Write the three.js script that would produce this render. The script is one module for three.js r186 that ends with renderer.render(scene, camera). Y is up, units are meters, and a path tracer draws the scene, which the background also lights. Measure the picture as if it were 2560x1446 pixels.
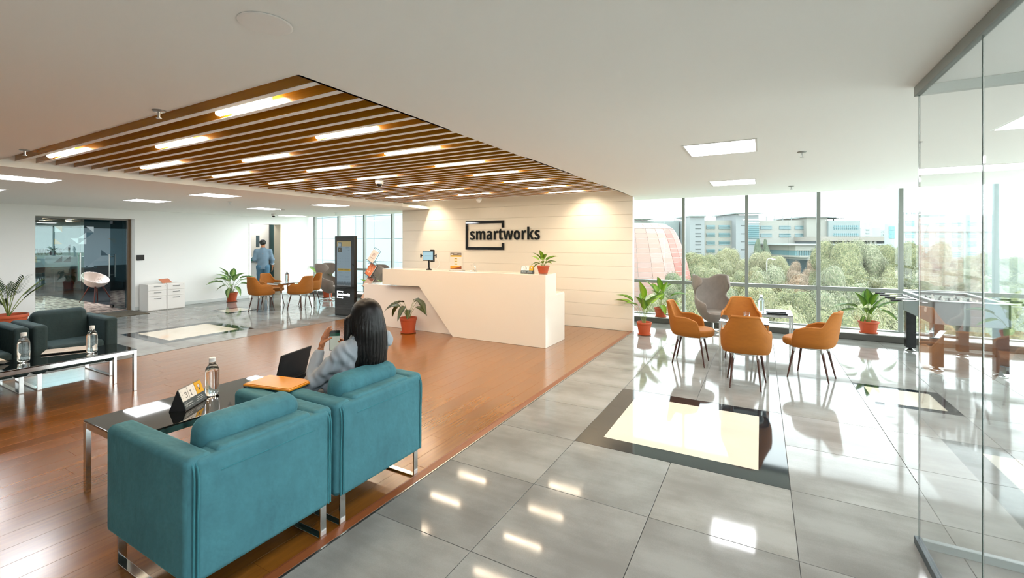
import * as THREE from 'three';
import { RoundedBoxGeometry } from 'three/addons/geometries/RoundedBoxGeometry.js';
import { mergeGeometries, mergeVertices } from 'three/addons/utils/BufferGeometryUtils.js';
import { RectAreaLightUniformsLib } from 'three/addons/lights/RectAreaLightUniformsLib.js';
import { FontLoader } from 'three/addons/loaders/FontLoader.js';
import { TextGeometry } from 'three/addons/geometries/TextGeometry.js';

// ───────────── camera, sky, lights, exposure ─────────────
const W = 2560, H = 1446, FOCAL = 1119, HORIZON = 607, EYE = 1.7, YAW = 29.1 * Math.PI / 180;
const scene = new THREE.Scene();
const camera = new THREE.PerspectiveCamera(2 * Math.atan(H / 2 / FOCAL) * 180 / Math.PI, W / H, 0.05, 3000);
camera.position.set(0, EYE, 0);
camera.rotation.y = YAW;
camera.setViewOffset(W, H, 0, H / 2 - HORIZON, W, H);      // a shifted lens: the horizon lies above the middle of the frame
const renderer = new THREE.WebGLRenderer({ antialias: true });
renderer.toneMapping = THREE.LinearToneMapping;
renderer.toneMappingExposure = 2.5;
renderer.shadowMap.enabled = true;
RectAreaLightUniformsLib.init();
const SKY = 2.8;                                           // bright overcast sky
scene.background = new THREE.Color().setRGB(0.86 * SKY, 0.985 * SKY, 1.0 * SKY);
const BATTEN_POWER = 19, PANEL_POWER = 13, DOWNLIGHT_POWER = 2.6, BACK_OFFICE_POWER = 9;

// ───────────── helpers ─────────────
const V = (x, y, z) => new THREE.Vector3(x, y, z);
const PI = Math.PI, R = (d) => d * PI / 180;
let seed = 7;
const rnd = () => { seed = (seed + 0x6D2B79F5) | 0; let t = Math.imul(seed ^ (seed >>> 15), 1 | seed); t = (t + Math.imul(t ^ (t >>> 7), 61 | t)) ^ t; return ((t ^ (t >>> 14)) >>> 0) / 4294967296; };
const rr = (a, b) => a + (b - a) * rnd();
const lerp = (a, b, t) => a + (b - a) * t, clamp = (x, a = 0, b = 1) => Math.min(b, Math.max(a, x)), sstep = (a, b, x) => { const t = clamp((x - a) / (b - a)); return t * t * (3 - 2 * t); };
const taken = {};
const numbered = (n) => { const k = taken[n] = (taken[n] ?? -1) + 1; return k ? n + '_' + String(k).padStart(3, '0') : n; };
const shade = (o) => o.traverse((m) => { if (m.isMesh) { m.castShadow = true; m.receiveShadow = true; } });
function thing(name, label, category, pos = [0, 0, 0], turn = 0, group) {
  const o = new THREE.Group(); o.name = numbered(name); scene.add(o);
  o.position.set(...pos); o.rotation.y = turn; o.userData = { label, category };
  if (group) o.userData.group = group;
  return o;
}
const partCount = new WeakMap();
function part(parent, name, geo, mat, label) {
  const m = new THREE.Mesh(Array.isArray(geo) ? merge(geo) : geo, mat);
  const c = partCount.get(parent) ?? {}; partCount.set(parent, c);
  const k = c[name] = (c[name] ?? -1) + 1;
  m.name = k ? name + '_' + String(k).padStart(3, '0') : name;
  if (label) m.userData.label = label;
  parent.add(m); m.castShadow = m.receiveShadow = true;
  return m;
}
function solo(name, label, category, geo, mat, pos = [0, 0, 0], turn = 0, group) {
  const m = new THREE.Mesh(Array.isArray(geo) ? merge(geo) : geo, mat); m.name = numbered(name); scene.add(m);
  m.position.set(...pos); m.rotation.y = turn; m.castShadow = m.receiveShadow = true;
  m.userData = { label, category }; if (group) m.userData.group = group;
  return m;
}
function struct(name) { const o = new THREE.Group(); o.name = numbered(name); o.userData.kind = 'structure'; scene.add(o); return o; }
function copy(src, pos, turn, label, group) {
  const o = src.clone(); o.name = numbered(src.name.replace(/_\d{3}$/, '')); scene.add(o);
  o.userData = { ...src.userData }; o.position.set(...pos); o.rotation.set(0, turn, 0);
  if (label) o.userData.label = label; if (group) o.userData.group = group;
  return o;
}
function merge(list) {
  return mergeGeometries(list.map((g) => {
    const q = g.index ? g.toNonIndexed() : g.clone();
    for (const k of Object.keys(q.attributes)) if (!['position', 'normal', 'uv'].includes(k)) q.deleteAttribute(k);
    if (!q.attributes.uv) q.setAttribute('uv', new THREE.BufferAttribute(new Float32Array(q.attributes.position.count * 2), 2));
    if (!q.attributes.normal) q.computeVertexNormals();
    return q;
  }));
}
// uv in metres from each face's own side of the object
function metric(g, s = 1) {
  if (g.index) g = g.toNonIndexed();
  const p = g.attributes.position, n = g.attributes.normal, uv = new Float32Array(p.count * 2);
  for (let i = 0; i < p.count; i++) {
    const k = i - i % 3; let nx = 0, ny = 0, nz = 0;
    for (let j = 0; j < 3; j++) { nx += n.getX(k + j); ny += n.getY(k + j); nz += n.getZ(k + j); }
    nx = Math.abs(nx); ny = Math.abs(ny); nz = Math.abs(nz);
    const x = p.getX(i), y = p.getY(i), z = p.getZ(i);
    const [a, b] = ny >= nx && ny >= nz ? [x, z] : nx >= nz ? [z, y] : [x, y];
    uv[2 * i] = a * s; uv[2 * i + 1] = b * s;
  }
  g.setAttribute('uv', new THREE.BufferAttribute(uv, 2));
  return g;
}
// a box given by its centre and size, rounded by r
function box(w, h, d, x = 0, y = 0, z = 0, r = 0, seg = 3) {
  const g = r > 0 ? new RoundedBoxGeometry(w, h, d, seg, Math.min(r, w / 2.01, h / 2.01, d / 2.01)) : new THREE.BoxGeometry(w, h, d);
  return metric(g.translate(x, y, z));
}
const span = (x0, x1, y0, y1, z0, z1, r = 0, seg = 2) => box(Math.abs(x1 - x0), Math.abs(y1 - y0), Math.abs(z1 - z0), (x0 + x1) / 2, (y0 + y1) / 2, (z0 + z1) / 2, r, seg);
function rod(a, b, r0, r1 = r0, seg = 12) {
  a = Array.isArray(a) ? V(...a) : a; b = Array.isArray(b) ? V(...b) : b;
  const d = b.clone().sub(a), g = new THREE.CylinderGeometry(r1, r0, d.length(), seg);
  g.translate(0, d.length() / 2, 0).applyQuaternion(new THREE.Quaternion().setFromUnitVectors(V(0, 1, 0), d.normalize()));
  return g.translate(a.x, a.y, a.z);
}
const tube = (pts, r, n = 24, seg = 8) => new THREE.TubeGeometry(new THREE.CatmullRomCurve3(pts.map((p) => V(...p))), n, r, seg, false);
const lathe = (pts, seg = 32) => new THREE.LatheGeometry(pts.map((p) => new THREE.Vector2(p[0], p[1])), seg);
function prism(pts, depth, bevel = 0) {
  const s = new THREE.Shape(pts.map((p) => new THREE.Vector2(p[0], p[1])));
  return new THREE.ExtrudeGeometry(s, { depth, bevelEnabled: bevel > 0, bevelThickness: bevel, bevelSize: bevel, bevelOffset: -bevel, bevelSegments: 2 });
}
function grid(nu, nv, f, closeU = false) {
  const pos = [], uv = [], idx = [];
  for (let i = 0; i <= nu; i++) for (let j = 0; j <= nv; j++) { const p = f(i / nu, j / nv); pos.push(p[0], p[1], p[2]); uv.push(i / nu, j / nv); }
  for (let i = 0; i < nu; i++) for (let j = 0; j < nv; j++) { const a = i * (nv + 1) + j, b = a + nv + 1; idx.push(a, b, a + 1, b, b + 1, a + 1); }
  const g = new THREE.BufferGeometry();
  g.setAttribute('position', new THREE.Float32BufferAttribute(pos, 3)); g.setAttribute('uv', new THREE.Float32BufferAttribute(uv, 2)); g.setIndex(idx); g.computeVertexNormals();
  return g;
}
// ── distance fields meshed by surface nets: bodies, clothes, hair, shells ──
function nets(f, lo, hi, h) {
  const n = [0, 1, 2].map((k) => Math.ceil((hi[k] - lo[k]) / h) + 1), [nx, ny, nz] = n, val = new Float32Array(nx * ny * nz);
  const id = (x, y, z) => (z * ny + y) * nx + x;
  for (let z = 0; z < nz; z++) for (let y = 0; y < ny; y++) for (let x = 0; x < nx; x++) val[id(x, y, z)] = f(lo[0] + x * h, lo[1] + y * h, lo[2] + z * h);
  const vert = new Int32Array(nx * ny * nz).fill(-1), pos = [], idx = [];
  const edges = []; for (let a = 0; a < 8; a++) for (const b of [a ^ 1, a ^ 2, a ^ 4]) if (b > a) edges.push([a, b]);
  for (let z = 0; z < nz - 1; z++) for (let y = 0; y < ny - 1; y++) for (let x = 0; x < nx - 1; x++) {
    const c = []; let inside = 0; for (let k = 0; k < 8; k++) { c[k] = val[id(x + (k & 1), y + (k >> 1 & 1), z + (k >> 2))]; if (c[k] < 0) inside++; }
    if (!inside || inside === 8) continue;
    let sx = 0, sy = 0, sz = 0, m = 0;
    for (const [a, b] of edges) if ((c[a] < 0) !== (c[b] < 0)) {
      const t = c[a] / (c[a] - c[b]);
      sx += lerp(a & 1, b & 1, t); sy += lerp(a >> 1 & 1, b >> 1 & 1, t); sz += lerp(a >> 2, b >> 2, t); m++;
    }
    vert[id(x, y, z)] = pos.length / 3; pos.push(lo[0] + (x + sx / m) * h, lo[1] + (y + sy / m) * h, lo[2] + (z + sz / m) * h);
  }
  const quad = (a, b, c, d, flip) => flip ? idx.push(a, c, b, a, d, c) : idx.push(a, b, c, a, c, d);
  for (let z = 1; z < nz - 1; z++) for (let y = 1; y < ny - 1; y++) for (let x = 1; x < nx - 1; x++) {
    const v = val[id(x, y, z)] < 0;
    if (v !== val[id(x + 1, y, z)] < 0) quad(vert[id(x, y - 1, z - 1)], vert[id(x, y, z - 1)], vert[id(x, y, z)], vert[id(x, y - 1, z)], !v);
    if (v !== val[id(x, y + 1, z)] < 0) quad(vert[id(x - 1, y, z - 1)], vert[id(x - 1, y, z)], vert[id(x, y, z)], vert[id(x, y, z - 1)], !v);
    if (v !== val[id(x, y, z + 1)] < 0) quad(vert[id(x - 1, y - 1, z)], vert[id(x, y - 1, z)], vert[id(x, y, z)], vert[id(x - 1, y, z)], !v);
  }
  const nor = new Float32Array(pos.length), e = h * 0.5;
  for (let i = 0; i < pos.length; i += 3) {
    const [x, y, z] = [pos[i], pos[i + 1], pos[i + 2]];
    const g = V(f(x + e, y, z) - f(x - e, y, z), f(x, y + e, z) - f(x, y - e, z), f(x, y, z + e) - f(x, y, z - e)).normalize();
    nor[i] = g.x; nor[i + 1] = g.y; nor[i + 2] = g.z;
  }
  const g = new THREE.BufferGeometry();
  g.setAttribute('position', new THREE.Float32BufferAttribute(pos, 3)); g.setAttribute('normal', new THREE.BufferAttribute(nor, 3)); g.setIndex(idx);
  const uv = new Float32Array(pos.length / 3 * 2); for (let i = 0; i < pos.length / 3; i++) { uv[2 * i] = pos[3 * i] + pos[3 * i + 2]; uv[2 * i + 1] = pos[3 * i + 1]; }
  g.setAttribute('uv', new THREE.BufferAttribute(uv, 2));
  return g;
}
const smin = (a, b, k) => { const h = Math.max(k - Math.abs(a - b), 0) / k; return Math.min(a, b) - h * h * k * 0.25; };
const smax = (a, b, k) => -smin(-a, -b, k);
// tapered capsule between a and b
function cone(x, y, z, a, b, ra, rb) {
  const bx = b[0] - a[0], by = b[1] - a[1], bz = b[2] - a[2], px = x - a[0], py = y - a[1], pz = z - a[2];
  const t = clamp((px * bx + py * by + pz * bz) / (bx * bx + by * by + bz * bz + 1e-12));
  return Math.hypot(px - bx * t, py - by * t, pz - bz * t) - lerp(ra, rb, t);
}
const ell = (x, y, z, c, r) => { const a = (x - c[0]) / r[0], b = (y - c[1]) / r[1], d = (z - c[2]) / r[2], k = Math.hypot(a, b, d); return k < 1e-6 ? -Math.min(...r) : k * (k - 1) / Math.hypot(a / r[0], b / r[1], d / r[2]); };
const bones = (list, k) => (x, y, z) => { let d = 1e9; for (const [a, b, ra, rb] of list) d = smin(d, cone(x, y, z, a, b, ra, rb ?? ra), k); return d; };

// ───────────── computed textures ─────────────
function hash(x, y, s) { let h = Math.imul(x, 374761393) + Math.imul(y, 668265263) + Math.imul(s, 1274126177) | 0; h = Math.imul(h ^ (h >>> 13), 1274126177); return ((h ^ (h >>> 16)) >>> 0) / 4294967296; }
function vnoise(x, y, px, py, s) {          // tiles with periods px, py
  const ix = Math.floor(x), iy = Math.floor(y), fx = x - ix, fy = y - iy, u = fx * fx * (3 - 2 * fx), v = fy * fy * (3 - 2 * fy), m = (a, n) => ((a % n) + n) % n;
  const a = hash(m(ix, px), m(iy, py), s), b = hash(m(ix + 1, px), m(iy, py), s), c = hash(m(ix, px), m(iy + 1, py), s), d = hash(m(ix + 1, px), m(iy + 1, py), s);
  return lerp(lerp(a, b, u), lerp(c, d, u), v);
}
function fbm(u, v, fx, fy, s, oct = 5) { let a = 0, w = 0.5, t = 0; for (let o = 0; o < oct; o++) { a += w * vnoise(u * fx, v * fy, fx, fy, s + o); t += w; w *= 0.55; fx *= 2; fy *= 2; } return a / t; }
function tex(n, f, srgb = true, repeat = 1) {
  const d = new Uint8Array(n * n * 4);
  for (let j = 0; j < n; j++) for (let i = 0; i < n; i++) { const c = f(i / n, j / n), o = (j * n + i) * 4; for (let k = 0; k < 3; k++) d[o + k] = clamp(c.length ? c[k] : c) * 255; d[o + 3] = 255; }
  const t = new THREE.DataTexture(d, n, n); t.wrapS = t.wrapT = THREE.RepeatWrapping; t.magFilter = THREE.LinearFilter; t.minFilter = THREE.LinearMipmapLinearFilter; t.generateMipmaps = true;
  if (srgb) t.colorSpace = THREE.SRGBColorSpace;
  t.repeat.set(repeat, repeat); t.needsUpdate = true; return t;
}
function print(w, h, draw) {
  const c = document.createElement('canvas'); c.width = w; c.height = h; draw(c.getContext('2d'), w, h);
  const t = new THREE.CanvasTexture(c); t.colorSpace = THREE.SRGBColorSpace; return t;
}
const mixc = (a, b, t) => a.map((x, k) => lerp(x, b[k], t));
const std = (hex, rough, extra = {}) => new THREE.MeshStandardMaterial({ color: hex, roughness: rough, ...extra });
const phys = (hex, rough, extra = {}) => new THREE.MeshPhysicalMaterial({ color: hex, roughness: rough, ...extra });

const T = {};
T.stone = tex(512, (u, v) => { const a = fbm(u, v, 3, 3, 11, 6), b = fbm(u, v, 2, 14, 31, 4), g = hash(u * 512 | 0, v * 512 | 0, 5); const t = 0.62 * a + 0.28 * b + 0.1 * g; return mixc([0.475, 0.47, 0.45], [0.575, 0.575, 0.56], sstep(0.25, 0.75, t)); });
T.stoneRough = tex(256, (u, v) => 0.035 + 0.07 * fbm(u, v, 6, 6, 77, 5), false);
T.plank = tex(512, (u, v) => { const g = fbm(u, v, 26, 3, 41, 4), w = fbm(u, v, 5, 2, 43, 4), p = vnoise(u * 90, v * 5, 90, 5, 47); return mixc([0.42, 0.25, 0.075], [0.60, 0.38, 0.125], clamp(0.5 * g + 0.4 * w + 0.18 * p)); });
T.laminate = tex(256, (u, v) => { const g = fbm(u, v, 2, 30, 51, 4), w = fbm(u, v, 2, 6, 53, 4); return mixc([0.56, 0.37, 0.08], [0.76, 0.55, 0.14], 0.6 * g + 0.4 * w); });
T.velvet = tex(512, (u, v) => { const a = fbm(u, v, 5, 6, 61, 6), b = fbm(u, v, 40, 40, 67, 3), c = fbm(u, v, 30, 8, 69, 3); return mixc([0.70, 0.72, 0.73], [1, 1, 1], clamp(0.5 * a + 0.22 * b + 0.28 * c)); });
T.velvetBump = tex(256, (u, v) => 0.5 * fbm(u, v, 60, 60, 71, 3) + 0.5 * fbm(u, v, 9, 7, 72, 4), false);
T.fabric = tex(256, (u, v) => { const w = Math.sin(u * PI * 2 * 40) * Math.sin(v * PI * 2 * 40) * 0.5 + 0.5; return mixc([0.86, 0.86, 0.86], [1, 1, 1], 0.6 * fbm(u, v, 8, 8, 81, 4) + 0.4 * w); });
T.fabricBump = tex(128, (u, v) => 0.5 + 0.5 * Math.sin(u * PI * 2 * 24) * Math.sin(v * PI * 2 * 24), false);
T.paint = tex(256, (u, v) => 0.4 + 0.2 * fbm(u, v, 40, 40, 91, 4), false);
T.carpet = tex(512, (u, v) => {        // woven blocks of several beige and brown yarns
  const i = Math.floor(u * 8), j = Math.floor(v * 16), c = hash(i + (j % 2) * 3, j, 95), y = 0.85 + 0.15 * vnoise(u * 120, v * 120, 120, 120, 96);
  return (c < 0.3 ? [0.42, 0.34, 0.30] : c < 0.65 ? [0.62, 0.52, 0.46] : [0.76, 0.67, 0.60]).map((x) => x * y);
});
T.mat = tex(128, (u, v) => mixc([0.25, 0.22, 0.17], [0.42, 0.38, 0.30], fbm(u, v, 30, 30, 97, 3)));
T.wood = tex(256, (u, v) => mixc([0.30, 0.16, 0.08], [0.52, 0.31, 0.17], 0.7 * fbm(u, v, 22, 2, 101, 4) + 0.3 * fbm(u, v, 4, 2, 103, 3)));
T.terracotta = tex(128, (u, v) => mixc([0.85, 0.85, 0.85], [1, 1, 1], fbm(u, v, 6, 6, 107, 4)));
T.wallStain = tex(512, (u, v) => mixc([0.93, 0.93, 0.93], [1, 1, 1], fbm(u, v, 4, 4, 109, 5)));

const finer = (t, k) => { const c = t.clone(); c.repeat.set(k, k); c.needsUpdate = true; return c; };
const M = {
  paint: std(0xf2f2ec, 0.85, { bumpMap: T.paint, bumpScale: 0.0006 }),
  ceiling: std(0xfafaf6, 0.9),
  wall: std(0xf0f1ef, 0.6, { bumpMap: T.paint, bumpScale: 0.0005 }),
  cream: phys(0xeae2d2, 0.32, { clearcoat: 0.25, clearcoatRoughness: 0.2 }),
  creamEdge: std(0xcfc3ab, 0.6),
  tile: phys(0xffffff, 1, { map: T.stone, roughnessMap: T.stoneRough, specularIntensity: 0.4, ior: 1.4 }),
  inlayDark: phys(0x1d2226, 0.05, { ior: 1.5 }),
  inlayLight: phys(0xd9cfbb, 0.05, { map: T.wallStain, ior: 1.5 }),
  grout: std(0x6e6c66, 0.9),
  plank: phys(0xffffff, 0.22, { map: T.plank, clearcoat: 0.6, clearcoatRoughness: 0.2 }),
  reducer: phys(0x7a4526, 0.3, {}),
  laminate: phys(0xffffff, 0.22, { map: T.laminate, clearcoat: 0.6, clearcoatRoughness: 0.12 }),
  white: phys(0xf3f2ee, 0.35),
  deskWhite: phys(0xe8dfd0, 0.16, { clearcoat: 0.6, clearcoatRoughness: 0.05 }),
  whitePlastic: phys(0xece9e4, 0.4),
  black: phys(0x0c0d0e, 0.25),
  blackMatt: std(0x141515, 0.6),
  blackGloss: phys(0x060707, 0.04, { clearcoat: 1, clearcoatRoughness: 0.03 }),
  chrome: phys(0xd8d8d6, 0.12, { metalness: 1 }),
  steel: phys(0xb9bab8, 0.3, { metalness: 1 }),
  alu: phys(0x7e827d, 0.42, { metalness: 0.35 }),
  aluDark: phys(0x5d615f, 0.45, { metalness: 0.35 }),
  glass: phys(0xffffff, 0, { transmission: 1, thickness: 0, ior: 1.52 }),
  glassGreen: phys(0xe4f3f0, 0, { transmission: 1, thickness: 0, ior: 1.52 }),
  glassEdge: phys(0x2c5a55, 0.1, { ior: 1.5 }),
  glassTint: phys(0x86a9b0, 0, { transmission: 1, thickness: 0, ior: 1.52 }),
  frost: phys(0xb8cdd2, 0.45, { transmission: 0.7, thickness: 0 }),
  glassSolid: phys(0xffffff, 0.01, { transmission: 1, thickness: 0.05, ior: 1.45, attenuationColor: new THREE.Color(0xdff2f2), attenuationDistance: 0.4 }),
  water: phys(0xffffff, 0, { transmission: 1, thickness: 0.05, ior: 1.33 }),
  tableGlass: phys(0x0b0f10, 0.03, { clearcoat: 1, clearcoatRoughness: 0.02, ior: 1.55 }),
  teal: phys(0x45828c, 0.85, { map: T.velvet, bumpMap: T.velvetBump, bumpScale: 0.004, sheen: 1, sheenColor: new THREE.Color(0x7fd0d6), sheenRoughness: 0.45 }),
  tealDark: phys(0x243c40, 0.85, { map: T.velvet, bumpMap: T.velvetBump, bumpScale: 0.004, sheen: 0.7, sheenColor: new THREE.Color(0x4a8086), sheenRoughness: 0.5 }),
  tealPipe: phys(0x2d6f78, 0.8, { sheen: 0.6, sheenColor: new THREE.Color(0x6fc0c8) }),
  amber: phys(0xa4600a, 0.75, { map: finer(T.fabric, 3), bumpMap: finer(T.fabricBump, 9), bumpScale: 0.0003, sheen: 0.35, sheenColor: new THREE.Color(0xc98a30), sheenRoughness: 0.5 }),
  amberEdge: phys(0xe0a24a, 0.7, {}),
  egg: phys(0x8d8178, 0.85, { map: finer(T.fabric, 2), bumpMap: finer(T.fabricBump, 8), bumpScale: 0.0003, sheen: 0.4, sheenColor: new THREE.Color(0xb8aca2) }),
  legWood: phys(0x9c8070, 0.4, { map: T.wood, clearcoat: 0.2 }),
  oakLeg: phys(0xd9894a, 0.45, { map: T.wood }),
  pot: std(0xc3552b, 0.6, { map: T.terracotta }),
  potRim: std(0xd06a40, 0.55, { map: T.terracotta }),
  soil: std(0x3a2a1e, 1),
  stem: std(0x7f8f4a, 0.6),
};
// ───────────── the room ─────────────
const XW = -2.146, XL = -8.12, ZWALL = -8.568, XLEFT = -13.7, XR = 4.5, ZB = 3.5, ZK = -9.756, ZG = -10.2, PITCH = 0.7875;
{ // floor: stone tiles either side of a strip of planks
  const f = struct('floor');
  part(f, 'subfloor', span(-25.5, XR + 0.3, -0.3, -0.012, -10.4, ZB + 0.3), M.grout);
  const t0 = M.tile.map;
  const tileMats = [0, 1, 2, 3, 4].map((k) => { const m = M.tile.clone(); m.color.setRGB(...[[1, 1, 1], [0.95, 0.95, 0.94], [1.03, 1.02, 1.0], [0.9, 0.9, 0.89], [0.98, 1, 1]][k]); m.map = t0.clone(); m.map.repeat.set(0.9, 0.9); m.map.offset.set(k * 0.37, k * 0.23); m.map.needsUpdate = true; m.roughnessMap = T.stoneRough; return m; });
  const put = (x0, x1, z0, z1) => part(f, 'tile', tileBox(x1 - x0, z1 - z0), tileMats[Math.floor(rnd() * 5)]).position.set((x0 + x1) / 2, 0, (z0 + z1) / 2);
  const cache = {}; const tileBox = (w, d) => { w = Math.max(0.03, w - 0.004); d = Math.max(0.03, d - 0.004); const k = w.toFixed(3) + d.toFixed(3); return cache[k] ??= box(w, 0.012, d, 0, -0.006, 0, 0.0012, 1); };
  const grid2 = (xa, xb, za, zb, ox, oz, skip = []) => {
    for (let x = ox - Math.ceil((ox - xa) / PITCH) * PITCH; x < xb - 0.02; x += PITCH) for (let z = oz - Math.ceil((oz - za) / PITCH) * PITCH; z < zb - 0.02; z += PITCH) {
      const x0 = Math.max(x, xa), x1 = Math.min(x + PITCH, xb), z0 = Math.max(z, za), z1 = Math.min(z + PITCH, zb), cx = (x0 + x1) / 2, cz = (z0 + z1) / 2;
      if (x1 - x0 < 0.03 || z1 - z0 < 0.03 || skip.some((s) => cx > s[0] && cx < s[1] && cz > s[2] && cz < s[3])) continue;
      put(x0, x1, z0, z1);
    }
  };
  const IN = [[-1.398, 0.177, -5.19, -3.617], [0.9645, 1.752, -6.76, -5.98]];
  const IL = [[-10.35, -8.775, -5.275, -3.7], [-12.0, -11.21, -6.85, -6.06]];
  grid2(XW + 0.02, 4.2, ZK + 0.005, -0.42, 0.177, -2.83, IN);
  grid2(-13.72, XL - 0.01, ZK + 0.005, -0.42, -8.775, -3.7, IL);
  part(f, 'stone_slab', span(4.204, XR + 0.1, -0.012, 0, -10.1, ZB), M.tile); part(f, 'stone_slab', span(XW + 0.02, 4.2, -0.012, 0, -0.42, ZB), M.tile);
  part(f, 'stone_slab', span(-13.72, XL - 0.01, -0.012, 0, -0.42, ZB), M.tile); part(f, 'plank_slab', span(XL, XW - 0.03, -0.012, 0, -0.42, ZB), M.plank);
  part(f, 'stone_slab', span(XL - 0.01, XW + 0.02, -0.012, 0, ZK + 0.005, ZWALL - 0.03), M.tile);
  for (const [x0, x1, z0, z1] of [...IN, ...IL]) {          // dark stone frames with a pale stone inside
    const w = (x1 - x0) * 0.122, g = 0.0015, fr = (a, b, c, d) => part(f, 'inlay_border', prism([[a[0], a[1]], [b[0], b[1]], [c[0], c[1]], [d[0], d[1]]].map(([x, z]) => [x, -z]), 0.012).rotateX(-PI / 2).translate(0, -0.012, 0), M.inlayDark);
    const a = x0 + g, b = x1 - g, c = z0 + g, d = z1 - g;
    fr([a, d], [b, d], [b - w, d - w], [a + w, d - w]); fr([b, d], [b, c], [b - w, c + w], [b - w, d - w]); fr([b, c], [a, c], [a + w, c + w], [b - w, c + w]); fr([a, c], [a, d], [a + w, d - w], [a + w, c + w]);
    part(f, 'inlay_panel', span(a + w + g, b - w - g, -0.012, 0, c + w + g, d - w - g), M.inlayLight);
  }
  // planks run away from the camera, in rows of 18.5 cm
  const pm = [0, 1, 2, 3].map((k) => { const m = M.plank.clone(); m.color.setRGB(...[[1, 1, 1], [0.93, 0.92, 0.9], [1.05, 1.04, 1.0], [0.98, 0.95, 0.93]][k]); return m; });
  const pw = 0.1854, x0 = XL + 0.012, pieces = {};
  const planked = (w, l) => { const k = w.toFixed(3) + l.toFixed(3); if (!pieces[k]) { const g = box(w - 0.0012, 0.012, l - 0.0012, 0, -0.006, 0, 0.0008, 1); const uv = g.attributes.uv; for (let i = 0; i < uv.count; i++) uv.setXY(i, uv.getX(i) * 1.6, uv.getY(i) * 0.8); pieces[k] = g; } return pieces[k]; };
  for (let r = 0; r < 32; r++) {
    const xa = x0 + r * pw; let z = ZWALL + 0.02, first = true;
    while (z < -0.43) { const l = Math.min(first ? 0.41 + ((r * 0.47) % 0.82) : 1.22, -0.42 - z); first = false; if (l > 0.03) part(f, 'plank', planked(pw, l), pm[Math.floor(rnd() * 4)]).position.set(xa + pw / 2, 0, z + l / 2); z += l; }
  }
  part(f, 'edge_strip', span(XL - 0.008, XL + 0.012, -0.012, 0.0015, ZWALL, ZB), std(0x4a3a2c, 0.5));
  part(f, 'reducer_strip', prism([[0, 0], [0.055, 0], [0.055, 0.004], [0.012, 0.013], [0, 0.013]].map(([x, y]) => [x, y]), ZB - ZWALL).translate(XW - 0.048, 0, ZWALL), M.reducer);
  part(f, 'metal_strip', span(XW + 0.007, XW + 0.019, -0.012, 0.002, ZWALL, ZB), M.steel);
  // back office: carpet tiles and a darker stone
  const cg = box(0.6 - 0.002, 0.012, 0.6 - 0.002, 0, -0.006, 0), cmat = std(0xffffff, 1, { map: T.carpet });
  for (let i = 0; i < 10; i++) for (let j = 0; j < 6; j++) part(f, 'carpet_tile', cg, cmat).position.set(-14.3 - i * 0.6, 0, -5.0 + j * 0.6);
  part(f, 'dark_stone', span(-20.2, -14.0, -0.012, 0, -9.9, -5.3), phys(0x3b3c3d, 0.18));
  part(f, 'office_carpet', span(-25.2, -20.2, -0.012, 0, -9.9, -1.4), std(0x23272b, 1));
  part(f, 'stone_slab', span(-13.99, -13.72, -0.012, 0, -9.9, ZB), M.tile);
}
{ // desk wall clad in boards 25 cm high
  const w = struct('wall_reception');
  part(w, 'wall_core', span(-7.95, XW, 0, 2.9, ZWALL - 0.1, ZWALL - 0.012), M.creamEdge);
  for (let k = 0; k < 12; k++) part(w, 'board', span(-7.95, XW, Math.max(0, -0.018 + k * 0.2515) + 0.0015, Math.min(2.9, -0.018 + (k + 1) * 0.2515) - 0.0015, ZWALL - 0.014, ZWALL, 0.0015, 1), M.cream);
  part(w, 'end_cap', span(XW, XW + 0.012, 0, 2.575, ZWALL - 0.1, ZWALL + 0.002), M.white);
}
{ // wall with the glass entrance and the doorway, 30 cm thick
  const w = struct('wall_left'), x0 = -14.0, x1 = XLEFT, seg = (z0, z1, y0, y1) => part(w, 'wall_panel', span(x0, x1, y0, y1, z0, z1), M.wall);
  seg(-3.44, ZB, 0, 2.9); seg(-5.2, -3.44, 2.29, 2.9); seg(-8.06, -5.2, 0, 2.9); seg(-9.1, -8.06, 2.285, 2.9); seg(-10.4, -9.1, 0, 2.9);
  const b = struct('baseboard_left'), skirt = (z0, z1) => part(b, 'board', span(XLEFT, XLEFT + 0.012, 0.004, 0.09, z0, z1, 0.003, 1), std(0xd5dad8, 0.5));
  skirt(-3.44, ZB); skirt(-8.06, -5.2); skirt(-9.75, -9.1);
  const behind = struct('wall_behind'); part(behind, 'wall_panel', span(-25.5, XR + 0.3, -0.01, 3.2, ZB, ZB + 0.3), M.wall);
}
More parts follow.
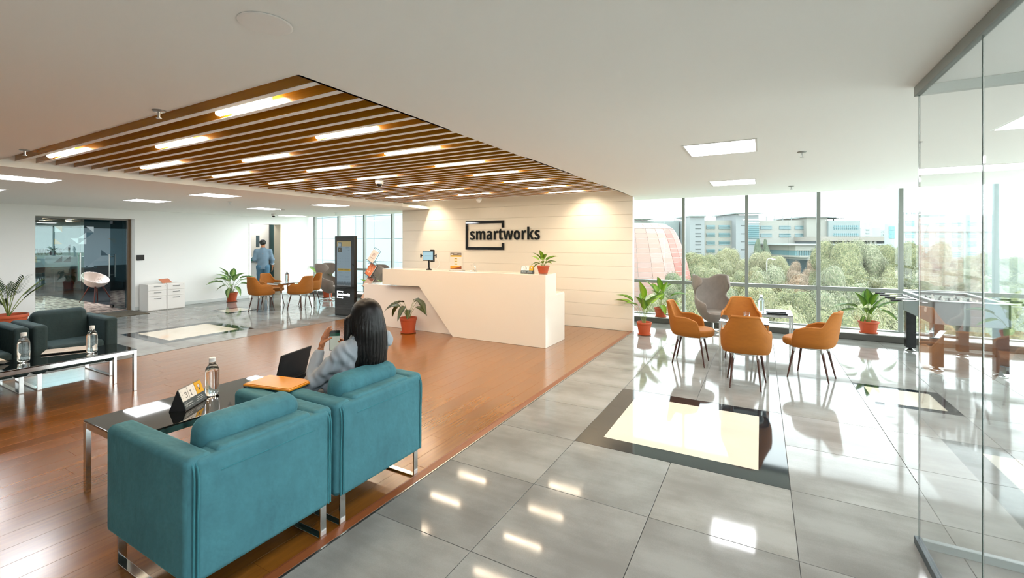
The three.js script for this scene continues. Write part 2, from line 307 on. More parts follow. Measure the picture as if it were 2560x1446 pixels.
{ // ceilings: white plaster around a recess hung with wooden baffles
  const c = struct('ceiling'), slab = (x0, x1, z0, z1, y) => part(c, 'plaster', span(x0, x1, y, y + 0.06, z0, z1), M.ceiling);
  const X0 = -7.05, X1 = -2.135, Z0 = -1.504, Z1 = -7.6, HC = 2.58, HL = 2.514, ZE = -9.35;
  slab(-13.7, XR, Z0, ZB, HC); slab(X1, XR, ZE, Z0, HC); slab(-13.7, X0 - 0.02, ZE, Z0, HL); slab(X0 - 0.02, X1, ZE, ZWALL - 0.1, HC);
  part(c, 'fascia', span(X0 - 0.02, X0, HL, 3.0, Z1, Z0), std(0xdfe0dc, 0.85)); part(c, 'fascia', span(-7.97, X0, HL, 3.0, Z1 - 0.02, Z1), M.ceiling); part(c, 'fascia', span(-7.97, -7.95, HL, 3.0, ZWALL - 0.1, Z1), M.ceiling);
  part(c, 'recess_side', span(X1, X1 + 0.02, HC, 3.0, ZE, Z0), M.ceiling); part(c, 'recess_side', span(X0, X1, HC, 3.0, Z0, Z0 + 0.02), M.ceiling);
  part(c, 'recess_top', span(-8.2, -2.0, 2.96, 3.02, ZWALL - 0.1, Z0), M.ceiling);
  part(c, 'added_roof_slab', span(-25.5, XR + 0.3, 3.02, 3.3, -10.4, ZB + 0.3), M.grout);  // unseen slab added over everything to stop the sky light
  part(c, 'blind_pocket', span(-13.7, XR, 2.78, 2.82, -10.3, ZE), M.ceiling); part(c, 'pocket_side', span(-13.7, X0 - 0.02, HL, 2.8, ZE - 0.02, ZE), M.ceiling); part(c, 'pocket_side', span(X0 - 0.02, XR, HC, 2.8, ZE - 0.02, ZE), M.ceiling);
  part(c, 'spandrel', span(-14, XR + 0.3, 2.8, 3.3, -10.4, -10.28), M.grout);
  const n = 38, baffle = span(X0 + 0.002, X1 - 0.002, 0.003, 0.14, -0.0205, 0.0205), strip = span(X0 + 0.002, X1 - 0.002, 0, 0.003, -0.0203, 0.0203);
  { const uv = baffle.attributes.uv; for (let i = 0; i < uv.count; i++) uv.setXY(i, uv.getX(i) * 0.6, uv.getY(i) * 2.2); }
  const lams = [0, 1, 2].map((k) => { const m = M.laminate.clone(); m.color.setScalar([1, 0.92, 1.06][k]); m.map = T.laminate.clone(); m.map.offset.set(k * 0.3, k * 0.31); m.map.needsUpdate = true; return m; });
  for (let k = 0; k < n; k++) { const b = part(c, 'baffle', baffle, lams[k % 3]); b.position.set(0, 2.581, -1.637 - k * 0.158); part(b, 'edge_strip', strip, M.white); }
}
{ // glazed walls
  const X = []; for (let x = -13.6; x < XR; x += 1.2) X.push(x);
  const xs = X.map((x) => x + (-1.455 - X.reduce((a, b) => Math.abs(b + 1.455) < Math.abs(a + 1.455) ? b : a)));
  const frame = (p, x0, x1, y0, y1, z0 = ZG - 0.05, z1 = ZG + 0.05) => part(p, 'frame_bar', span(x0, x1, y0, y1, z0, z1, 0.004, 1), M.alu);
  const bay = (x0, x1) => {
    const w = struct('window'), yt = 0.845;
    part(w, 'pane', span(x0 + 0.03, x1 - 0.03, yt + 0.035, 2.7, ZG - 0.001, ZG + 0.0), M.glass); part(w, 'pane', span(x0 + 0.03, x1 - 0.03, 0.14, yt - 0.035, ZG - 0.001, ZG), M.glass);
    frame(w, x1 - 0.03, x1 + 0.03, 0.1, 2.8); frame(w, x0 + 0.03, x1 - 0.03, yt - 0.035, yt + 0.035); frame(w, x0 + 0.03, x1 - 0.03, 2.7, 2.8); frame(w, x0 + 0.03, x1 - 0.03, 0.1, 0.14);
  };
  const all = [-13.7, ...xs.filter((x) => x > -13.5 && x < XR - 0.4), XR];
  for (let i = 0; i < all.length - 1; i++) bay(all[i], all[i + 1]);
  const side = struct('window'), zs = []; for (let z = ZG; z < ZB; z += 1.37) zs.push(z);
  for (let i = 0; i < zs.length - 1; i++) {
    part(side, 'pane', span(XR - 0.001, XR, 0.14, 2.7, zs[i] + 0.03, zs[i + 1] - 0.03), M.glass);
    part(side, 'frame_bar', span(XR - 0.05, XR + 0.05, 0, 2.8, zs[i + 1] - 0.03, zs[i + 1] + 0.03), M.alu); part(side, 'frame_bar', span(XR - 0.05, XR + 0.05, 0.81, 0.88, zs[i] + 0.03, zs[i + 1] - 0.03), M.alu);
  }
  part(side, 'frame_bar', span(XR - 0.05, XR + 0.05, 0, 0.14, ZG, ZB), M.alu); part(side, 'frame_bar', span(XR - 0.05, XR + 0.05, 2.7, 3.1, ZG, ZB), M.alu);
  part(side, 'frame_bar', span(XR - 0.06, XR + 0.06, 0, 3.1, ZG - 0.06, ZG + 0.06), M.alu); part(side, 'frame_bar', span(XR - 0.05, XR + 0.05, 0, 3.1, zs.at(-1) - 0.03, ZB), M.wall);
  const t = struct('trim'); part(t, 'sill_kerb', span(-13.7, XR - 0.06, 0, 0.105, -10.24, ZK, 0.006, 1), std(0x4b4a44, 0.55)); part(t, 'sill_ledge', span(-13.7, XR - 0.06, 0.105, 0.117, -10.2, ZK - 0.015), std(0xd6d8d4, 0.35));
}
{ // frameless glass room: two sheets meet at the corner, held in metal channels
  const g = struct('wall_glass'), x = 0.775, z = -3.3, y1 = 2.545;
  const sheet = (a, b) => { part(g, 'pane', span(x - 0.006, x + 0.006, 0.03, y1, a + 0.003, b - 0.003), M.glassSolid); };
  sheet(z + 0.012, -2.466); sheet(-2.462, -1.2); sheet(-1.196, 0.1); sheet(0.104, 1.4);
  for (const s of [-2.464, -1.198, 0.102]) part(g, 'joint', span(x - 0.0055, x + 0.0055, 0.03, y1, s - 0.002, s + 0.002), M.glassEdge);
  part(g, 'joint', span(x - 0.006, x + 0.006, 0.03, y1, z + 0.006, z + 0.013), M.glassEdge);
  for (let k = 0; k < 3; k++) part(g, 'pane', span(x + 0.012 + k * 1.21, x + 0.012 + k * 1.21 + 1.207, 0.03, y1, z - 0.006, z + 0.006), M.glassSolid);
  part(g, 'top_rail', span(x - 0.02, x + 0.02, y1 - 0.02, 2.578, z - 0.02, 1.4, 0.003, 1), std(0x8b918d, 0.5)); part(g, 'top_rail', span(x + 0.02, XR - 0.06, y1 - 0.02, 2.578, z - 0.02, z + 0.02), std(0xa7b0ad, 0.5));  // cross rail coloured paler, imitating the glass reflection in front of it
  part(g, 'base_channel', span(x - 0.02, x + 0.02, 0.002, 0.045, z - 0.02, 1.4, 0.003, 1), std(0x24343a, 0.4)); part(g, 'base_channel', span(x + 0.02, XR - 0.06, 0.002, 0.045, z - 0.02, z + 0.02, 0.003, 1), std(0x7f8b8c, 0.4));  // cross channel has that reflection put into its paler colour too
}
{ // entrance: two glass leaves, the far one standing open
  const d = struct('door_1'), X = -13.98;
  part(d, 'frame_post', span(-14.03, -13.93, 0, 2.29, -5.2, -5.15), std(0x6a5236, 0.5)); part(d, 'frame_head', span(-14.03, -13.97, 2.255, 2.29, -5.15, -3.44), std(0x8d8b86, 0.5));
  const leaf = (name, z0, z1) => part(d, name, span(X - 0.006, X + 0.006, 0.012, 2.25, z0, z1), M.glassGreen);
  const pull = (p, x, z, dx) => { for (const s of [-1, 1]) part(p, 'handle', [rod([x + s * dx, 0.8, z], [x + s * dx, 1.46, z], 0.016), rod([x, 0.88, z], [x + s * dx, 0.88, z], 0.009), rod([x, 1.38, z], [x + s * dx, 1.38, z], 0.009)], M.steel); };
  const a = leaf('door_leaf', -4.32, -3.45); pull(a, X, -4.24, 0.05);
  const b = part(d, 'door_leaf', span(-14.88, -14.02, 0.012, 2.25, -5.136, -5.124), M.glassTint);
  for (const s of [-1, 1]) part(b, 'handle', [rod([-14.78, 0.8, -5.13 + s * 0.06], [-14.78, 1.4, -5.13 + s * 0.06], 0.016), rod([-14.78, 0.86, -5.13], [-14.78, 0.86, -5.13 + s * 0.06], 0.009), rod([-14.78, 1.34, -5.13], [-14.78, 1.34, -5.13 + s * 0.06], 0.009)], M.steel);
  part(b, 'patch_fitting', span(-14.88, -14.7, 2.19, 2.26, -5.15, -5.11), M.black); part(b, 'patch_fitting', span(-14.88, -14.72, 0.01, 0.08, -5.15, -5.11), M.black); part(d, 'patch_fitting', span(X - 0.02, X + 0.02, 2.2, 2.26, -3.62, -3.45), M.aluDark);
  solo('doormat', 'brown coir mat lying at the foot of the glass entrance', 'mat', box(0.9, 0.012, 1.5, 0, 0.006, 0, 0.004, 1), std(0xffffff, 1, { map: T.mat }), [-13.25, 0.001, -4.4]);
  solo('access_reader', 'small black card reader on the white wall beside the entrance', 'card reader', [box(0.025, 0.14, 0.16, 0.0125, 0, 0, 0.008), box(0.004, 0.05, 0.08, 0.027, 0.02, 0, 0.001)], M.black, [XLEFT, 1.32, -5.31]);
}
{ // doorway with a pantry behind it
  const d = struct('door_2');
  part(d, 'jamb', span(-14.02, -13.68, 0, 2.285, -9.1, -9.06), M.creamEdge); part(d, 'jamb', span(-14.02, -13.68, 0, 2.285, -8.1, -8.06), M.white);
  const r = struct('wall_pantry'), s = (n, ...a) => part(r, n, span(...a), M.paint);
  s('wall_panel', -14.9, -14.8, 0, 2.7, -10.3, -7.5); s('wall_panel', -14.9, -14, 0, 2.7, -7.62, -7.5); s('wall_panel', -14.9, -14, 0, 2.7, -10.4, -10.28); s('ceiling_panel', -14.9, -14, 2.62, 2.7, -10.3, -7.5);
  const i = struct('door_3'), lf = part(i, 'door_leaf', span(-14.8, -14.755, 0.01, 2.4, -9.36, -8.5), phys(0xe9e2d6, 0.4));
  part(lf, 'vision_panel', span(-14.756, -14.75, 1.55, 1.94, -9.03, -8.91), std(0x4c5a5e, 0.2)); part(i, 'door_frame', span(-14.8, -14.74, 0, 2.45, -9.4, -9.36), M.aluDark);
  part(i, 'gap_shade_panel', span(-14.8, -14.77, 0, 2.6, -9.7, -9.4), std(0x3f5f5c, 0.5));  // flat panel; its dark colour stands in for the shaded open gap
  const c = thing('pantry_counter', 'low white counter with a grey top inside the narrow doorway', 'counter', [-14.5, 0, -8.42]);
  part(c, 'body', box(0.42, 1.06, 0.6, 0, 0.53, 0, 0.005, 1), M.white); part(c, 'worktop', box(0.46, 0.04, 0.64, 0, 1.08, 0, 0.006, 1), std(0x8c9794, 0.3));
  const g = thing('tissue_box', 'green tissue box on the grey pantry counter', 'box', [-14.45, 1.101, -8.58], PI / 2);
  part(g, 'carton', box(0.22, 0.1, 0.13, 0, 0.05, 0, 0.004, 1), std(0x12806a, 0.5)); part(g, 'tissue', nets((x, y, z) => ell(x, y, z, [0.02 * Math.sin(9 * y), 0.11, 0], [0.05, 0.035, 0.02]), [-0.1, 0.05, -0.06], [0.1, 0.17, 0.06], 0.008), M.white);
}
{ // back office behind the entrance: a second glass wall with patterned film and lettering
  const w = struct('wall_office'), X = -20.2, s = (...a) => part(w, 'wall_panel', span(...a), M.paint);
  s(-25.4, -14, -0.01, 2.8, -1.5, -1.38); s(-20.2, -15.6, 0, 2.8, -9.9, -9.8); s(-25.4, -25.3, 0, 2.8, -9.9, -1.5); s(-25.3, -20.2, 0, 2.8, -9.9, -9.8);
  part(w, 'ceiling_panel', span(-25.4, -14, 2.7, 2.78, -9.9, -1.4), M.paint);
  for (let k = 0; k < 7; k++) {
    const z0 = -9.6 + k * 1.15;
    part(w, 'pane', span(X - 0.001, X, 0.06, 2.7, z0 + 0.006, z0 + 1.144), M.glassTint);
    part(w, 'film_band', span(X + 0.003, X + 0.004, 0.9, 2.2, z0 + 0.006, z0 + 1.144), M.frost);
    part(w, 'joint', span(X - 0.006, X + 0.006, 0.06, 2.7, z0 - 0.006, z0 + 0.006), M.aluDark);
  }
  part(w, 'base_rail', span(X - 0.03, X + 0.03, 0, 0.07, -9.6, -1.5), M.black); part(w, 'top_rail', span(X - 0.03, X + 0.03, 2.64, 2.7, -9.6, -1.5), M.aluDark);
  const cols = [0x2d4048, 0x7d8c90, 0xb69a72, 0x55707a, 0xd7e2e3].map((c) => std(c, 0.7));
  const tri = [[0, 0, 1, 0, 0, 1], [0, 0, 1, 0, 1, 1], [0, 0, 1, 1, 0, 1], [1, 0, 1, 1, 0, 1]].map((p) => prism([[p[0], p[1]], [p[2], p[3]], [p[4], p[5]]], 0.0015));
  for (let k = 0; k < 46; k++) {
    const i = Math.floor(rnd() * 24), j = Math.floor(rnd() * 7), t = part(w, 'film_triangle', tri[Math.floor(rnd() * 4)], cols[j > 3 || rnd() < 0.25 ? 1 + Math.floor(rnd() * 4) : Math.floor(rnd() * 2)]);
    t.scale.set(0.2, 0.2, 1); t.rotation.y = PI / 2; t.position.set(X + 0.006, 0.85 + j * 0.2, -4.7 - i * 0.2);
  }
}
// ───────────── lamps and ceiling fittings ─────────────
const glow = (hex, k) => new THREE.MeshStandardMaterial({ color: 0xffffff, emissive: hex, emissiveIntensity: k, roughness: 0.5 });
const WARM = 0xffeccf, NEUTRAL = 0xf9fbff, areaLight = (hex, k, w, h, x, y, z, parent) => { const l = new THREE.RectAreaLight(hex, k, w, h); l.position.set(x, y, z); l.rotation.x = -PI / 2; l.name = 'lamp_light'; parent.add(l); return l; };
{
  const gm = glow(WARM, 16), rows = [];
  for (let k = 0; k < 8; k++) { rows.push([-2.99, -1.716 - k * 0.79, 'third']); if (k < 7) rows.push([-4.61, -2.032 - k * 0.79, 'middle']); rows.push([-6.13, -1.716 - k * 0.79, 'first']); }
  const count = {}, words = ['closest to the recess edge above the sofas', 'second', 'third', 'fourth', 'fifth', 'sixth', 'seventh', 'eighth'];
  for (const [x, z, row] of rows) {
    const k = count[row] = (count[row] ?? -1) + 1, where = { first: 'row by the entrance side', middle: 'middle row', third: 'row by the tiled lounge side' }[row];
    const t = thing('batten_light', k === 0 ? `glowing batten light between wooden baffles, ${where}, first above the sofas` : k === (row === 'middle' ? 6 : 7) ? `batten light between baffles, ${where}, last before the desk wall` : `batten light between baffles, ${where}, ${words[k]} from the sofas`, 'ceiling light', [x, 2.572, z], 0, 'batten lights between the ceiling baffles');
    part(t, 'housing', box(0.6, 0.02, 0.05, 0, 0.075, 0, 0.004, 1), M.whitePlastic); part(t, 'diffuser', box(0.59, 0.062, 0.045, 0, 0.034, 0, 0.015, 2), gm);
    areaLight(WARM, BATTEN_POWER, 0.58, 0.045, 0, -0.002, 0, t);
  }
  const pm = glow(NEUTRAL, 4), fr = std(0xe2e0da, 0.5);
  const panel = (x, y, z, label, power = x < -7 ? 0.62 : 1) => {
    const t = thing('panel_light', label, 'ceiling light', [x, y, z], 0, 'square ceiling panel lights');
    const o = 0.3, i = 0.284; part(t, 'frame', [span(-o, o, -0.006, 0, -o, -i), span(-o, o, -0.006, 0, i, o), span(-o, -i, -0.006, 0, -i, i), span(i, o, -0.006, 0, -i, i)], fr); part(t, 'diffuser', span(-i, i, -0.004, 0, -i, i), pm);
    areaLight(NEUTRAL, PANEL_POWER * power, 0.56, 0.56, 0, -0.008, 0, t);
  };
  panel(-0.33, 2.58, -4.59, 'square white panel light in the ceiling above the stone floor frame'); panel(-0.36, 2.58, -7.28, 'square panel light in the ceiling above the amber chairs by the windows');
  panel(-0.33, 2.58, -1.15, 'square panel light in the ceiling over the tiled aisle beside the sofas'); panel(-0.33, 2.58, 1.6, 'square panel light behind the viewpoint over the tiled aisle');
  panel(2.4, 2.58, -7.3, 'square panel light in the ceiling above the football table'); panel(2.4, 2.58, -5.0, 'square panel light in the ceiling between football table and glass room');
  panel(2.6, 2.58, -1.2, 'square panel light in the ceiling of the glass room');
  panel(-8.2, 2.514, -1.95, 'square panel light in the low ceiling nearest the dark armchairs'); panel(-8.2, 2.514, -4.25, 'square panel light in the low ceiling beside the recess, halfway along'); panel(-8.2, 2.514, -6.6, 'square panel light in the low ceiling near the display totem');
  panel(-10.4, 2.514, -1.95, 'square panel light in the low ceiling above the palm side'); panel(-10.4, 2.514, -4.15, 'square panel light in the low ceiling before the filing cabinets'); panel(-10.4, 2.514, -6.5, 'square panel light in the low ceiling before the pantry doorway'); panel(-12.4, 2.514, -8.6, 'square panel light in the low ceiling beside the windows and pantry');
  // downlights in the slot between baffles and desk wall
  for (const [x, n] of [[-6.9, 'above the entrance end of the desk wall'], [-3.0, 'above the tiled end of the desk wall']]) {
    const t = thing('downlight', `small round downlight hidden in the ceiling slot ${n}`, 'ceiling light', [x, 2.93, -8.1], 0, 'downlights over the desk wall');
    part(t, 'bezel', lathe([[0.05, 0], [0.07, 0], [0.07, 0.03], [0.05, 0.03], [0.05, 0]], 24), M.whitePlastic); part(t, 'lens', new THREE.CylinderGeometry(0.05, 0.05, 0.01, 24).translate(0, 0.008, 0), glow(WARM, 10));
    const l = new THREE.SpotLight(WARM, DOWNLIGHT_POWER, 0, R(55), 0.7, 2); l.position.set(0, -0.03, 0); l.shadow.radius = 2.5; l.name = 'lamp_light'; t.add(l); const g = new THREE.Object3D(); g.position.set(0, -2, -0.25); t.add(g); l.target = g;
  }
  // back office strips
  for (const [x, z, n] of [[-17.2, -2.6, 'the palm side'], [-17.2, -4.9, 'the shell chair'], [-17.2, -7.6, 'the dark stone floor'], [-22.6, -4.0, 'the desks'], [-22.6, -7.4, 'the inner office']]) {
    const t = thing('strip_light', `slim white strip light in the back office ceiling above ${n}`, 'ceiling light', [x, 2.66, z], 0, 'strip lights in the back office');
    part(t, 'housing', box(0.1, 0.05, 1.2, 0, 0.012, 0, 0.006, 1), M.whitePlastic); part(t, 'diffuser', box(0.08, 0.012, 1.16, 0, -0.018, 0, 0.004, 1), glow(0xf4fbff, 3)); areaLight(0xe8f4ff, BACK_OFFICE_POWER * (x < -20 ? 0.6 : 2.2), 0.5, 1.16, 0, -0.03, 0, t);
  }
  { const t = thing('pantry_light', 'small square light in the pantry ceiling behind the doorway', 'ceiling light', [-14.4, 2.615, -8.9]); part(t, 'diffuser', box(0.3, 0.012, 0.3), glow(NEUTRAL, 3)); areaLight(NEUTRAL, 12, 0.3, 0.3, 0, -0.01, 0, t); }
  const sprinkler = (x, y, z, label) => { const t = thing('sprinkler', label, 'sprinkler', [x, y, z], 0, 'ceiling sprinklers'); part(t, 'rosette', lathe([[0.001, 0], [0.04, 0], [0.034, -0.008], [0.012, -0.01]], 20), M.steel); part(t, 'nozzle', [rod([0, -0.008, 0], [0, -0.05, 0], 0.008), rod([0, -0.05, 0], [0, -0.053, 0], 0.017)], M.steel); };
  sprinkler(0.345, 2.58, -5.15, 'small metal sprinkler in the white ceiling beside the floor frame'); sprinkler(0.41, 2.58, -8.2, 'small metal sprinkler in the white ceiling close to the windows'); sprinkler(-9.25, 2.514, -5.06, 'small metal sprinkler in the low ceiling outside the recess'); sprinkler(-10.1, 2.514, -8.3, 'small metal sprinkler in the low ceiling near the far windows');
  sprinkler(-3.5, 2.58, -1.46, 'white sprinkler on the recess rim above the sofas'); sprinkler(-6.1, 2.58, -1.46, 'white sprinkler on the recess rim at the dark corner of the baffles');
  const dome = (x, y, z, label, dark) => { const t = thing('dome_camera', label, 'camera', [x, y, z], 0); part(t, 'housing', lathe([[0.001, 0], [0.058, 0], [0.056, -0.05], [0.045, -0.06], [0.001, -0.06]], 24), M.whitePlastic); part(t, 'dome', new THREE.SphereGeometry(0.042, 20, 12, 0, PI * 2, PI / 2, PI / 2).translate(0, -0.058, 0), dark ? M.blackGloss : M.whitePlastic); };
  dome(-4.9, 2.588, -7.45, 'white dome camera hanging below the last baffles above the wall sign'); dome(-4.72, 2.588, -4.62, 'white dome camera hanging below the middle baffles', true); dome(-12.0, 2.514, -7.75, 'small dome camera with a dark lens on the low ceiling near the pantry', true);
  const t = thing('ceiling_speaker', 'flush round speaker cover in the white ceiling above the aisle', 'speaker', [-1.74, 2.578, -1.09]); part(t, 'grille', lathe([[0.001, -0.004], [0.09, -0.004], [0.1, 0]], 32), M.white);
  const q = thing('smoke_detector', 'small white smoke detector on the low ceiling before the pantry', 'smoke detector', [-10.1, 2.514, -6.75]); part(q, 'body', lathe([[0.001, -0.04], [0.035, -0.04], [0.05, -0.02], [0.055, 0]], 24), M.whitePlastic); part(q, 'vent_ring', lathe([[0.036, -0.03], [0.049, -0.026], [0.049, -0.022], [0.036, -0.026]], 24), M.aluDark);
}
// ───────────── furniture ─────────────
function makeArmchair(label, cloth, pipe, pos, turn, group) {           // faces local +Z
  const t = thing('armchair', label, 'armchair', pos, turn, group), w = 0.385, d = 0.41;
  // a soft upholstered block: slight swell on its faces
  const soft = (x0, x1, y0, y1, z0, z1, r, puff = 0) => { const g = new RoundedBoxGeometry(x1 - x0, y1 - y0, z1 - z0, 6, r), p = g.attributes.position, hx = (x1 - x0) / 2, hy = (y1 - y0) / 2, hz = (z1 - z0) / 2; for (let i = 0; i < p.count; i++) { const a = p.getX(i) / hx, b = p.getY(i) / hy, c = p.getZ(i) / hz, k = (u, v) => puff * (1 - u * u) * (1 - v * v); p.setXYZ(i, p.getX(i) + Math.sign(a) * k(b, c) * (Math.abs(a) > 0.98 ? 1 : 0), p.getY(i) + Math.sign(b) * k(a, c) * (Math.abs(b) > 0.98 ? 1 : 0), p.getZ(i)); } return metric(g.translate((x0 + x1) / 2, (y0 + y1) / 2, (z0 + z1) / 2)); };
  for (const s of [-1, 1]) { const a = [s * w, s * (w - 0.125)].sort((p, q) => p - q); part(t, 'arm', soft(a[0], a[1], 0.19, 0.745, -d + 0.012, d, 0.034, 0.006), cloth); }
  part(t, 'back_panel', soft(-w + 0.03, w - 0.03, 0.185, 0.735, -d, -d + 0.15, 0.03), cloth);
  part(t, 'back_band', soft(-w + 0.135, w - 0.135, 0.66, 0.752, -d + 0.02, -d + 0.145, 0.026), cloth);
  for (const s of [-1, 1]) for (const o of [0.028, 0.043]) part(t, 'piping', tube([[s * (w - o), 0.2, -d + 0.006 - (o > 0.03 ? 0.004 : 0)], [s * (w - o), 0.45, -d + 0.004 - (o > 0.03 ? 0.005 : 0)], [s * (w - o), 0.7, -d + 0.006 - (o > 0.03 ? 0.004 : 0)], [s * (w - o), 0.738, -d + 0.035]], 0.0045, 20, 6), pipe);
  part(t, 'piping', tube([[-w + 0.14, 0.655, -d - 0.001], [0, 0.655, -d - 0.001], [w - 0.14, 0.655, -d - 0.001]], 0.003, 12, 6), pipe);
  part(t, 'seat_base', soft(-w + 0.125, w - 0.125, 0.2, 0.34, -d + 0.1, d - 0.01, 0.02), cloth);
  part(t, 'seat_cushion', soft(-w + 0.127, w - 0.127, 0.33, 0.485, -d + 0.15, d - 0.004, 0.045, 0.012), cloth);
  const g = new RoundedBoxGeometry(2 * w - 0.25, 0.44, 0.17, 8, 0.07); { const p = g.attributes.position; for (let i = 0; i < p.count; i++) { const x = p.getX(i) / 0.26, y = p.getY(i) / 0.22; p.setZ(i, p.getZ(i) + Math.sign(p.getZ(i)) * 0.018 * (1 - x * x) * (1 - y * y)); p.setY(i, p.getY(i) + 0.012 * (1 - x * x) * (y > 0.5 ? 1 : 0)); } }
  part(t, 'back_cushion', metric(g.rotateX(-R(9)).translate(0, 0.625, -d + 0.225)), cloth);
  for (const s of [-1, 1]) part(t, 'sled_leg', [box(0.04, 0.19, 0.012, s * 0.325, 0.1, -d + 0.03, 0.002, 1), box(0.04, 0.19, 0.012, s * 0.325, 0.1, d - 0.03, 0.002, 1), box(0.04, 0.012, 2 * d - 0.06, s * 0.325, 0.006, 0, 0.002, 1)], M.chrome);
  return t;
}
const S1 = makeArmchair('teal velvet armchair seen from behind, empty, closest to the plank floor corner', M.teal, M.tealPipe, [-2.58, 0.001, -1.393], -PI / 2, 'teal velvet armchairs');
copy(S1, [-2.58, 0.001, -2.18], -PI / 2, 'teal velvet armchair in which the woman with the phone sits', 'teal velvet armchairs');
const S3 = makeArmchair('dark teal armchair facing the coffee table with the closed laptop', M.tealDark, std(0x24484c, 0.8), [-7.63, 0.001, -2.18], PI / 2, 'dark armchairs by the entrance');
copy(S3, [-7.63, 0.001, -1.385], PI / 2, 'dark teal armchair nearest the potted palm', 'dark armchairs by the entrance');

function makeCoffeeTable(label, pos, w, d, h) {
  const t = thing('coffee_table', label, 'table', pos), x = w / 2, z = d / 2;
  part(t, 'glass_top', box(w, 0.012, d, 0, h - 0.006, 0, 0.003, 1), M.tableGlass);
  part(t, 'rail', [-1, 1].flatMap((q) => [span(-x + 0.043, x - 0.043, h - 0.052, h - 0.0125, q * (z - 0.002), q * (z - 0.025)), span(q * (x - 0.002), q * (x - 0.025), h - 0.052, h - 0.0125, -z + 0.031, z - 0.031)]), M.chrome);
  for (const a of [-1, 1]) for (const b of [-1, 1]) part(t, 'leg', span(a * x, a * (x - 0.042), 0.001, h - 0.0125, b * z, b * (z - 0.03), 0.002, 1), M.chrome);
  return t;
}
makeCoffeeTable('long black glass coffee table with the desk calendar and chrome legs', [-3.73, 0, -1.84], 0.62, 1.19, 0.49);
makeCoffeeTable('black glass coffee table with chrome legs before the dark armchairs', [-6.55, 0, -1.8], 0.56, 1.2, 0.48);

// tub chair with upholstered shell and tapered wooden legs; faces local +Z
function shellChair(label, group) {
  const t = thing('tub_chair', label, 'chair', [0, 0, 0], 0, group), A = R(128), th = 0.032;
  const outline = (a) => { const s = Math.sin(a), c = Math.cos(a), n = 2.9, k = Math.pow(Math.pow(Math.abs(s), n) + Math.pow(Math.abs(c), n), -1 / n); return [0.268 * k * s, -0.245 * k * c]; };    // a = 0 is the middle of the back
  const top = (a) => { const b = Math.abs(a); return lerp(0.85 - 0.012 * b * b, lerp(0.655, 0.6, sstep(R(80), A, b)), sstep(R(36), R(58), b)) - 0.15 * Math.pow(sstep(R(112), A, b), 2); };
  const bottom = (a) => 0.405 + 0.015 * Math.cos(a);
  const surf = (off) => (u, v) => {
    const a = lerp(-A, A, u), [x, z] = outline(a), L = Math.hypot(x, z), y = lerp(bottom(a), top(a), v), up = (y - 0.42) / 0.43, lean = 0.075 * up * Math.max(0, Math.cos(a)), inw = 1 - 0.10 * (1 - clamp((y - 0.40) / 0.1)) ** 2, flare = 1 + 0.05 * up;
    return [x * inw * flare * (1 - off / L) * lerp(1, 0.76, sstep(0.42, 0.95, up)), y, (z * inw) * (1 - off / L) - lean];
  };
  const o = grid(56, 14, surf(0)), i = grid(56, 14, (u, v) => surf(th)(1 - u, v)), rim = [], P = (f, u, v) => V(...f(u, v));
  for (let k = 0; k <= 56; k++) rim.push(P(surf(th / 2), k / 56, 1)); for (let k = 1; k <= 8; k++) rim.push(P(surf(th / 2), 1, 1 - k / 8)); for (let k = 8; k >= 1; k--) rim.unshift(P(surf(th / 2), 0, 1 - k / 8));
  part(t, 'shell', [o, i], M.amber);
  part(t, 'rim', new THREE.TubeGeometry(new THREE.CatmullRomCurve3(rim), 120, th / 2 + 0.002, 8, false), M.amber);
  const seat = new THREE.Shape(); const N = 40, sp = []; for (let k = 0; k < N; k++) { const a = k / N * PI * 2, c = Math.cos(a), s = Math.sin(a), n = 2.6, q = Math.pow(Math.pow(Math.abs(c), n) + Math.pow(Math.abs(s), n), -1 / n); sp.push(new THREE.Vector2(0.235 * q * c * (s > 0 ? 1 : 0.98), (s > 0 ? 0.29 : 0.225) * q * s)); } seat.setFromPoints(sp);
  part(t, 'seat_cushion', new THREE.ExtrudeGeometry(seat, { depth: 0.03, bevelEnabled: true, bevelThickness: 0.032, bevelSize: 0.03, bevelOffset: -0.03, bevelSegments: 5 }).rotateX(PI / 2).scale(1, 1, 1).translate(0, 0.465, 0.025), M.amber);
  part(t, 'seat_pan', new THREE.ExtrudeGeometry(seat, { depth: 0.012, bevelEnabled: true, bevelThickness: 0.008, bevelSize: 0.012, bevelOffset: -0.035, bevelSegments: 2 }).rotateX(PI / 2).scale(0.9, 1, 0.88).translate(0, 0.402, 0.01), M.steel);
  for (const [x, z, fx, fz] of [[-0.125, -0.13, -0.16, -0.215], [0.125, -0.13, 0.16, -0.215], [-0.15, 0.15, -0.21, 0.215], [0.15, 0.15, 0.21, 0.215]]) { const l = part(t, 'leg', metric(rod([fx, 0.001, fz], [lerp(x, fx, 0.08), 0.372, lerp(z, fz, 0.08)], 0.0085, 0.0165, 14), 3), M.legWood); part(l, 'bracket', rod([lerp(x, fx, 0.14), 0.335, lerp(z, fz, 0.14)], [x, 0.395, z], 0.0175, 0.021, 12), M.steel); }
  return t;
}
const GC = 'amber tub chairs', CH = shellChair('amber upholstered tub chair seen from behind at the small square table by the windows', GC);
CH.position.set(-0.16, 0, -6.03); CH.rotation.y = PI;
copy(CH, [-0.88, 0, -6.79], PI / 2 - 0.03, 'amber tub chair in profile between the window plants and the square table', GC);
copy(CH, [0.56, 0, -6.77], -PI / 2 - 0.33, 'amber tub chair in profile on the football table side of the square table', GC);
copy(CH, [-0.26, 0, -7.47], 0.02, 'amber tub chair facing the room in front of the egg chair', GC);
copy(CH, [-10.87, 0, -6.69], PI + 0.08, 'amber tub chair nearest the broad-leaved plant on the white wall', GC);
copy(CH, [-11.53, 0, -7.4], PI / 2 + 0.1, 'amber tub chair in front of the walking man', GC);
